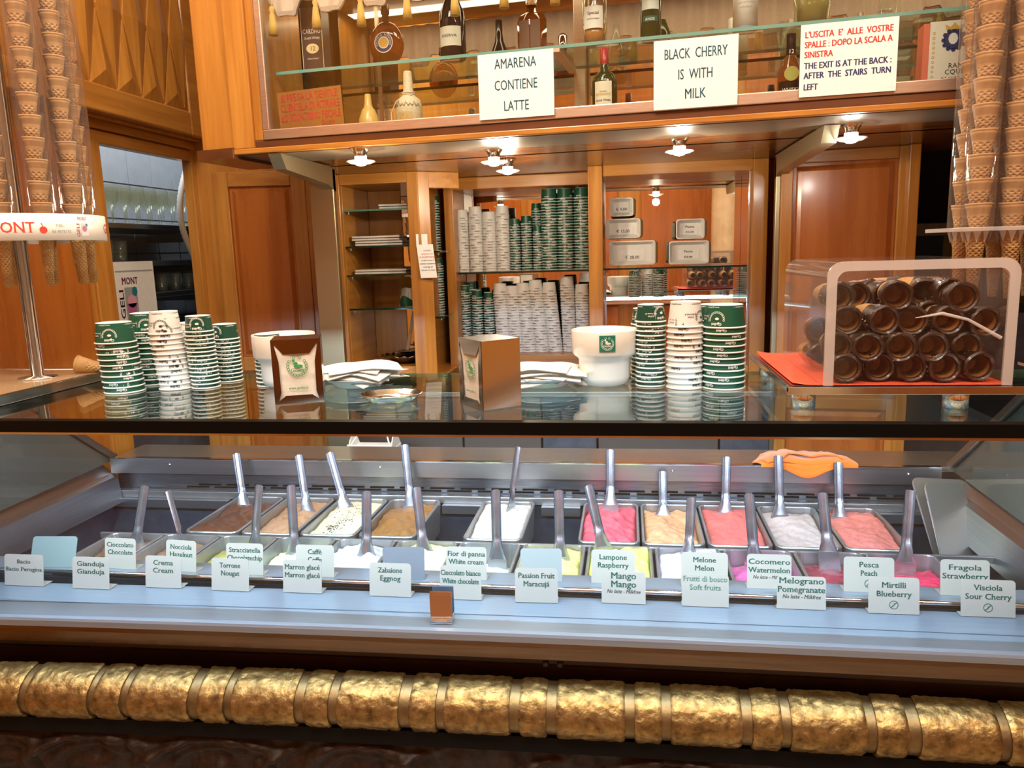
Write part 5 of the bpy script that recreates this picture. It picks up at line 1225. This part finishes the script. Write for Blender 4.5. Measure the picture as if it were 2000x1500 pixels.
# dipped cones with open mouths
def dipped(r, ln, seed):
    q = MB(); rnd = random.Random(seed)
    # axis along +y, mouth at y=0
    def ring(rr, y, wob): return [((rr + wob * noise.noise(V((cos(a) * 3.1, sin(a) * 3.1, y * 60 + seed * 3)))*.6) * cos(a), y, (rr + wob * noise.noise(V((cos(a) * 3.1, sin(a) * 3.1, y * 60 + seed * 3)))*.6) * sin(a)) for a in [k * pi / 14 for k in range(28)]]
    prof = [(r * .74, .004, .001, 0), (r * .80, -.002, .002, 0), (r * .92, -.005, .004, 0), (r * 1.04, -.001, .005, 0), (r * 1.02, .008, .004, 0), (r * .99, .028, .003, 0), (r * .92, .050, .004, 0), (r * .88, .052, .001, 1), (r * .80, .085, 0, 1), (r * .55, ln, 0, 1)]
    vs = []
    for rr, y, wb, _ in prof: vs += ring(rr, y, wb)
    for j in range(len(prof) - 1):
        q.add(vs[j * 28:(j + 2) * 28], [(k, (k + 1) % 28, 28 + (k + 1) % 28, 28 + k) for k in range(28)], 1 if prof[j][3] else 0, True)
    ins = [(r * .74, .004), (r * .70, .022), (r * .55, .045), (0, .050)]
    for j in range(3):
        a, b = ring(ins[j][0], ins[j][1], 0), ring(max(ins[j + 1][0], .0001), ins[j + 1][1], 0); q.add(a + b, [(k, 28 + k, 28 + (k + 1) % 28, (k + 1) % 28) for k in range(28)], 2, True)
    for k in range(22):
        a = rnd.random() * 6.28; rr = r * (1.0 + rnd.uniform(-.05, .06)); y = rnd.uniform(-.004, .03); s_ = rnd.uniform(.0008, .002)
        c = V((rr * cos(a), y, rr * sin(a))); q.add([c + V((s_, 0, 0)), c + V((-s_, 0, 0)), c + V((0, -s_, s_)), c + V((0, s_, s_ * 2))], [(0, 2, 1), (0, 3, 2), (1, 2, 3), (0, 1, 3)], 3)
    return q.mesh('dipped_cone', [CHOC, WAF, CHOCI, plain('pale_sprinkle', (.5, .38, .25), .6)])
DM = [dipped(.0300, .12, s) for s in (1, 2, 3, 4)]
rows = [([1652, 1717, 1780, 1845, 1912], 724, 'bottom'), ([1636, 1696, 1760, 1822, 1889], 680, 'second'), ([1655, 1728, 1782, 1853, 1925], 626, 'third'), ([1640, 1752, 1880], 578, 'top')]
for r_, (xs_, py_, nm_) in enumerate(rows):
    for k, px_ in enumerate(xs_):
        dd = random.uniform(0, .02); ypos = 1.665 + dd; dy_ = {0: 0, 2: 12 if k == 0 else 0}.get(r_, 0)
        p = P(px_, py_ + (random.uniform(-4, 4) if r_ else 0), Y=ypos); zz = max(p.z, pz + .031); xx = min(max(p.x, px0 + .034), px1 - .034)
        o = link('dipped_cone', DM[(r_ + k) % 4]); o.location = (xx, ypos, zz); o.rotation_euler = (random.uniform(-.08, .08), random.uniform(0, 6), random.uniform(-.15, .15))
        tag(o, '%s dipped cone from the cup side in the %s row of the pastry box' % (['first', 'second', 'third', 'fourth', 'fifth'][k], nm_), 'pastry', '%s row of dipped cones' % nm_)
for k, (px_, py_, yy_) in enumerate([(1672, 578, 1.80), (1702, 572, 1.86), (1730, 576, 1.80), (1782, 566, 1.84), (1806, 572, 1.77), (1835, 566, 1.80), (1855, 572, 1.73), (1790, 612, 1.80), (1818, 614, 1.74)]):
    p = P(px_, py_, Y=yy_); o = link('dipped_cone', DM[k % 4]); o.location = (p.x, yy_, p.z); o.rotation_euler = (random.uniform(-.1, .1), random.uniform(0, 6), random.uniform(-.25, .25) + (.9 if k in (3, 5) else 0))
    tag(o, 'chocolate dipped cone lying further back near the top of the pastry box', 'pastry', 'dipped cones in the rear of the box')
for i in range(10):
    o = link('dipped_cone', DM[i % 4]); o.location = (px0 + .04 + (i % 5) * .069, 1.83 + .01 * (i % 3), pz + .034 + (i // 5) * .056); o.rotation_euler = (0, i, random.uniform(-.1, .1))
    tag(o, 'chocolate dipped cone in the lower rear of the pastry box', 'pastry', 'dipped cones in the lower rear of the box')

# ================================================================ napkin dispensers, tubs, plates
def emblem(q, x, y, s, mi=0):
    for k in range(20):
        a = k * 2 * pi / 20
        if 2 <= k <= 7 and k % 2: continue
        q.lathe([(.10 * s, 0), (.15 * s, 0)], 7, (x + .82 * s * cos(a), y + .82 * s * sin(a), 0), mi, False)
    q.lathe([(0, 0), (.42 * s, 0)], 16, (x + .1 * s, y + .02 * s, 0), mi, False, sy=.36); q.lathe([(0, 0), (.2 * s, 0)], 12, (x - .12 * s, y + .26 * s, 0), mi, False, sy=.8); q.lathe([(0, 0), (.13 * s, 0)], 10, (x - .3 * s, y + .52 * s, 0), mi, False)
    text(q, 'Giolitti', .42 * s, x, y - .46 * s, 0, mi, bold=.03, fit=1.1 * s, serif=True)
def dispenser(px, py, rz, lab):
    x, y = at(px, py); t = thing('napkin_dispenser', (x, y, 1.3105), rz, label=lab, cat='napkin dispenser')
    W_, D_, H_ = .112, .095, .152; c = .056
    # steel body shell
    q = MB(); q.box(-c, c, .0, D_, 0, .003); q.box(-c, c, 0, D_, H_ - .003, H_); q.box(-c, -c + .003, 0, D_, 0, H_); q.box(c - .003, c, 0, D_, 0, H_); q.build('body', CHROMER, t, bev=.001)
    # face plate with an hourglass opening
    out = [(-c, 0), (c, 0), (c, H_), (-c, H_)]
    inn = [(-.046, .008), (-.030, .020), (.030, .020), (.046, .008), (.040, .028), (.041, .100), (.050, H_ - .008), (.030, H_ - .034), (-.030, H_ - .034), (-.050, H_ - .008), (-.041, .100), (-.040, .028)]
    q = MB()
    def strip(pts): q.prism(pts, -.002, .0, ax='y')
    strip([(-c, 0), (c, 0), (.046, .008), (.030, .020), (-.030, .020), (-.046, .008)]); strip([(-c, H_), (-.050, H_ - .008), (-.030, H_ - .034), (.030, H_ - .034), (.050, H_ - .008), (c, H_)])
    strip([(-c, 0), (-.046, .008), (-.040, .028), (-.041, .100), (-.050, H_ - .008), (-c, H_)]); strip([(c, 0), (c, H_), (.050, H_ - .008), (.041, .100), (.040, .028), (.046, .008)])
    q.build('face_plate', plain('bronze_mirror_plate', (.27, .20, .16), .16, 1), t)
    q = MB(); q.grid(lambda u, v: (-.052 + .104 * u, .002 - .0 + .003 * noise.noise(V((u * 3, v * 4, 3))) + .002 * (1 if v < .42 else 0), .004 + (H_ - .010) * v), 14, 18); q.box(-.052, .052, .008, D_ - .004, .004, H_ - .006); q.build('napkins', NAPK, t)
    q = MB(); q.M = basis((0, -.0012, 0), (1, 0, 0), (0, 0, 1), (0, -1, 0)); emblem(q, 0, .088, .026); q.build('printed_logo', INKL, t)
    q = MB(); q.M = basis((0, -.0012, 0), (1, 0, 0), (0, 0, 1), (0, -1, 0)); text(q, 'www.giolitti.it', .010, 0, .034, 0, 0, bold=.02, fit=.044)
    q.build('printed_address', INKL, t)
    return t
dispenser(586, 788, R(20), 'steel napkin dispenser with printed napkins facing forward beside the green stacks')
dispenser(922, 796, R(-52), 'steel napkin dispenser turned to show its mirror side')
# white tubs
def tub(px, py, lab, dy=0, sc_=1.0):
    x, y = at(px, py); t = thing('white_tub', (x, y + dy, 1.3105), label=lab, cat='tub')
    k = sc_; MB().lathe([(0, 0), (.048 * k, 0), (.060 * k, .008), (.064 * k, .022), (.065 * k, .064), (.067 * k, .070), (.078 * k, .078), (.081 * k, .084), (.083 * k, .138), (.082 * k, .140), (.079 * k, .138), (.077 * k, .085), (.062 * k, .068), (.058 * k, .012), (0, .008)], 40).build('body', CERAM, t)
    return t
tb = tub(1181, 750, 'white stepped tub with green emblem sticker beside the green stacks')
q = MB()
b = MB(); b.add([(-.0195, -.020, 0), (.0195, -.020, 0), (.0195, .020, 0), (-.0195, .020, 0)], [(0, 1, 2, 3)], 0); 
g = MB(); g.grid(lambda u, v: (-.0195 + .039 * u, -.02 + .04 * v, 0), 6, 1); e_ = MB(); emblem(e_, 0, 0, .017)
for src, rr_, mi in ((g, .0836, 0), (e_, .0840, 1)):
    q.add([(rr_ * sin(.12 + x / rr_), -rr_ * cos(.12 + x / rr_), .112 + y) for x, y, _ in src.v], src.f, mi)
q.build('emblem_sticker', [plain('green_sticker', (.01, .17, .11), .4), WHITE], tb)
tub(561, 752, 'white stepped tub behind the forward facing dispenser')
# plates heaped with napkins
def plate(px, py, r, lab, nl, seed, dy=0, short=''):
    x, y = at(px, py); t = thing('plate', (x, y + dy, 1.3105), label=lab, cat='plate')
    MB().lathe([(0, .004), (r * .55, .003), (r * .6, 0), (r * .62, .003), (r * .9, .020), (r, .026), (r * .99, .028), (r * .88, .023), (r * .6, .007), (0, .007)], 40).build('dish', plain('grey_glazed_plate', (.42, .46, .48), .2, coat=.4), t)
    rnd = random.Random(seed)
    for k in range(nl):
        a = rnd.uniform(-.5, .5) + (.0 if k % 3 else .35); ox, oy = rnd.uniform(-.02, .02), rnd.uniform(-.01, .02); zz = .016 + k * .0042; s_ = rnd.uniform(.070, .084) * r / .095
        q = MB()
        def f(u, v, o=0): 
            X, Y_ = (u - .5) * 2 * s_ * 1.15, (v - .5) * 2 * s_; d = (X * X + Y_ * Y_) ** .5
            return (X, Y_, zz + o + .005 * noise.noise(V((u * 2.2, v * 2.2, k + seed))) + .003 * sin(u * 8 + k) * v - max(0, d - .07) * .22)
        q.grid(lambda u, v: f(u, v), 14, 14); q.grid(lambda u, v: f(u, v, .0016), 14, 14)
        o = q.build('paper_napkin', NAPK if k % 2 else PAPER, label='%s napkin from the bottom on the %s' % (['lowest', 'second', 'third', 'fourth', 'fifth', 'sixth', 'seventh', 'eighth', 'topmost'][k], short), cat='napkin', group='napkins on the ' + short)
        o.location = (x + ox, y + dy + oy, 1.3105 + .004); o.rotation_euler.z = a
    return t
plate(700, 752, .105, 'grey plate heaped with napkins beside the forward facing dispenser', 9, 4, short='plate beside the forward facing dispenser')
plate(1065, 752, .095, 'grey plate of napkins between turned dispenser and white tub', 8, 9, short='plate beside the white tub')
q = MB(); x, y = at(765, 782)
ov = thing('oval_dish', (x, y, 1.3105), R(8), label='small empty polished silver oval dish on the glass top', cat='dish')
MB().lathe([(0, .003), (.050, .003), (.054, 0), (.057, .004), (.072, .015), (.075, .016), (.073, .018), (.055, .007), (0, .006)], 44, sy=.72).build('dish', plain('silver_plate', (.80, .74, .68), .1, 1), ov)
# ================================================================ things in the niches
def napfold(x, y, z, w_, d_, n, lab, seed):
    rnd = random.Random(seed)
    for k in range(n):
        q = MB(); h_ = .010
        a = rnd.uniform(-.008, .008)
        for off in (0, h_): q.grid(lambda u, v: (-w_ / 2 + w_ * u, -d_ / 2 + d_ * v, off + .002 * noise.noise(V((u * 3, v * 3, seed + k)))), 8, 6)
        q.box(-w_ / 2, w_ / 2, -d_ / 2, d_ / 2, .001, h_ - .001)
        o = q.build('paper_napkin', NAPK, label='folded white napkins ' + lab, cat='napkin', group='napkins ' + lab); o.location = (x + a, y, z + k * .0115)
napfold(-1.115, 3.46, 1.691, .22, .13, 4, 'on the second shelf of the narrow niche', 2)
napfold(-1.11, 3.46, 1.564, .24, .13, 2, 'on the third shelf of the narrow niche', 5)
napfold(-1.03, 3.46, 1.851, .13, .12, 2, 'on the topmost shelf of the narrow niche', 7)
q = MB(); q.grid(lambda u, v: (.06 * (u - .5) * 2 * (1 - .3 * v), .04 * sin(u * 9), .085 * v * (.6 + .4 * abs(sin(u * 6.5 + 1))) + .01 * noise.noise(V((u * 6, v * 5, 1)))), 22, 14); q.grid(lambda u, v: (.055 * (u - .5) * 2, -.03 + .03 * sin(u * 7 + 2), .05 * v * (.5 + .5 * abs(sin(u * 5)))), 18, 10, mi=1)
q.build('crumpled_wrapper', [NAPK, plain('green_foil', (.02, .16, .09), .35)], label='crumpled white and green wrapper on the lowest niche shelf', cat='wrapper').location = (-.985, 3.45, 1.414)
q = MB(); q.box(-.05, .05, 0, .01, 0, .13); q.build('yellow_carton', plain('ochre_card', (.52, .31, .08), .6), label='ochre card leaning on the back of the lowest niche shelf', cat='card').location = (-1.03, 3.60, 1.414)
dt = thing('silver_dish', (-1.04, 3.47, 1.146), label='dark silver serving dish with scalloped rim at the niche bottom', cat='dish')
MB().lathe([(0, 0), (.05, 0), (.07, .02), (.095, .03), (.105, .034), (.10, .036), (.07, .026), (0, .008)], 40, sy=.8).build('dish', plain('tarnished_silver', (.22, .17, .12), .22, 1), dt)
q = MB(); q.tube([(.105 * cos(a) * (1 + .03 * cos(14 * a)), .084 * sin(a) * (1 + .03 * cos(14 * a)), .036 + .003 * cos(14 * a)) for a in [k * 2 * pi / 84 for k in range(85)]], .003, 6); q.build('scalloped_rim', plain('tarnished_silver', (.22, .17, .12), .22, 1), dt)
d2 = MB().lathe([(0, 0), (.04, 0), (.075, .014), (.085, .018), (.07, .016), (0, .006)], 36).build('silver_saucer', plain('tarnished_silver', (.22, .17, .12), .22, 1), label='smaller tarnished saucer resting on the scalloped dish', cat='dish'); d2.location = (-1.0, 3.52, 1.186)
d2.rotation_euler = (0, R(-6), 0)
for k, (dx, tl) in enumerate(((-.02, .22), (.045, .25))):
    q = MB(); q.box(-.007, .007, -.003, .003, 0, .20); o = q.build('wooden_paddle', plain('pale_wood', (.52, .33, .12), .5), label='pale wooden paddle leaning in the dish at the niche bottom', cat='paddle', group='wooden paddles'); o.location = (-1.03 + dx, 3.56, 1.19); o.rotation_euler = (0, tl, 0)
# note hanging on the pilaster
nt_ = thing('notice_paper', (0, 0, 0), label='white note with small print clipped to the pilaster', cat='paper')
a = P(812, 478, Y=3.31); q = MB(); q.M = basis((a.x, 3.318, a.z - .145), (cos(R(20)), sin(R(20)), 0), (-sin(R(20)), cos(R(20)), 0), (0, 0, 1))
q.grid(lambda u, v: (.0 + .072 * u + .012 * (1 - v), -.004 - .012 * (1 - v) ** 2, .145 * v), 6, 10); q.grid(lambda u, v: (.0 + .05 * u, -.002, .135 + .055 * v), 2, 2); q.build('sheet', PAPER, nt_)
MM = q.M
q = MB()
for k in range(7):
    q2 = MB(); text(q2, ['AVVISO', 'al banco non', 'SI ACCETTANO', 'ordini senza il', 'relativo scontrino', 'si prega di', 'ritirarlo in cassa'][k], .010, .042, .115 - k * .014, 0); q.add([tuple(MM @ V((x + .004, -.006 - .012 * (1 - y / .145) ** 2, y))) for x, y, _ in q2.v], q2.f, 0 if k > 2 else 1)
q.build('lettering', [INKK, INKR], nt_)
# white trays with prices
def price(px, py0, py1, w_, lab, lines, y=3.55, xo=0, slant=.0, depth=.03):
    a = P(px, py1, Y=y); b = P(px, py0, Y=y); h_ = b.z - a.z - .004
    t = thing('price_tray', (a.x, y, a.z + .001), label=lab, cat='price tray')
    q = MB(); o_ = rrect(w_, h_, .012, 3); i_ = rrect(w_ - .035, h_ - .035, .008, 3); i0 = rrect(w_ - .010, h_ - .010, .010, 3); n = len(o_)
    vs = [(x + slant * 0, 0, z + h_ / 2) for x, z in o_] + [(x, -.001, z + h_ / 2) for x, z in i0] + [(x, depth, z + h_ / 2) for x, z in i_]
    fs = [(j * n + k, j * n + (k + 1) % n, (j + 1) * n + (k + 1) % n, (j + 1) * n + k) for j in range(2) for k in range(n)] + [tuple(range(2 * n, 3 * n))]
    q.add(vs, fs, 0, False)
    vs = [(x, 0, z + h_ / 2) for x, z in o_] + [(x + .012, depth + .002, z * .92 + h_ / 2) for x, z in o_]; q.add(vs, [(k, n + k, n + (k + 1) % n, (k + 1) % n) for k in range(n)] + [tuple(range(n, 2 * n))[::-1]], 1, False)
    q.build('tray', [WHITE, plain('kraft_card', (.55, .36, .14), .6)], t)
    q = MB(); q.M = basis((0, depth - .002, 0), (1, 0, 0), (0, 0, 1), (0, -1, 0)); ww = w_ * .55; q.add([(-ww / 2, h_ * .22, 0), (ww / 2, h_ * .22, 0), (ww / 2, h_ * .62, 0), (-ww / 2, h_ * .62, 0)], [(0, 1, 2, 3)], 1)
    for st, s_, zz, ft in lines: text(q, st, s_, 0, zz * h_, .0006, 0, bold=.01, fit=ft)
    q.build('price_card', [INKK, PAPER], t)
price(1214, 385, 423, .105, 'smallest price tray reading 9,00 euro on top of the tower', [('\u20ac 9,00', .019, .32, .048)], y=3.56)
price(1217, 426, 466, .155, 'middle price tray reading 15,00 euro in the tower of three', [('\u20ac 15,00', .019, .30, .058)], y=3.55)
price(1235, 469, 518, .205, 'largest price tray reading 28,00 euro at the tower foot', [('\u20ac 28,00', .019, .26, .062)], y=3.54)
price(1348, 426, 467, .125, 'small price tray for whipped cream standing on a larger one', [('Panna', .015, .56, .038), ('\u20ac5,00', .013, .30, .036)], y=3.55)
price(1345, 469, 516, .175, 'larger price tray for whipped cream standing on the shelf', [('Panna', .015, .50, .038), ('\u20ac8,00', .013, .26, .036)], y=3.54)
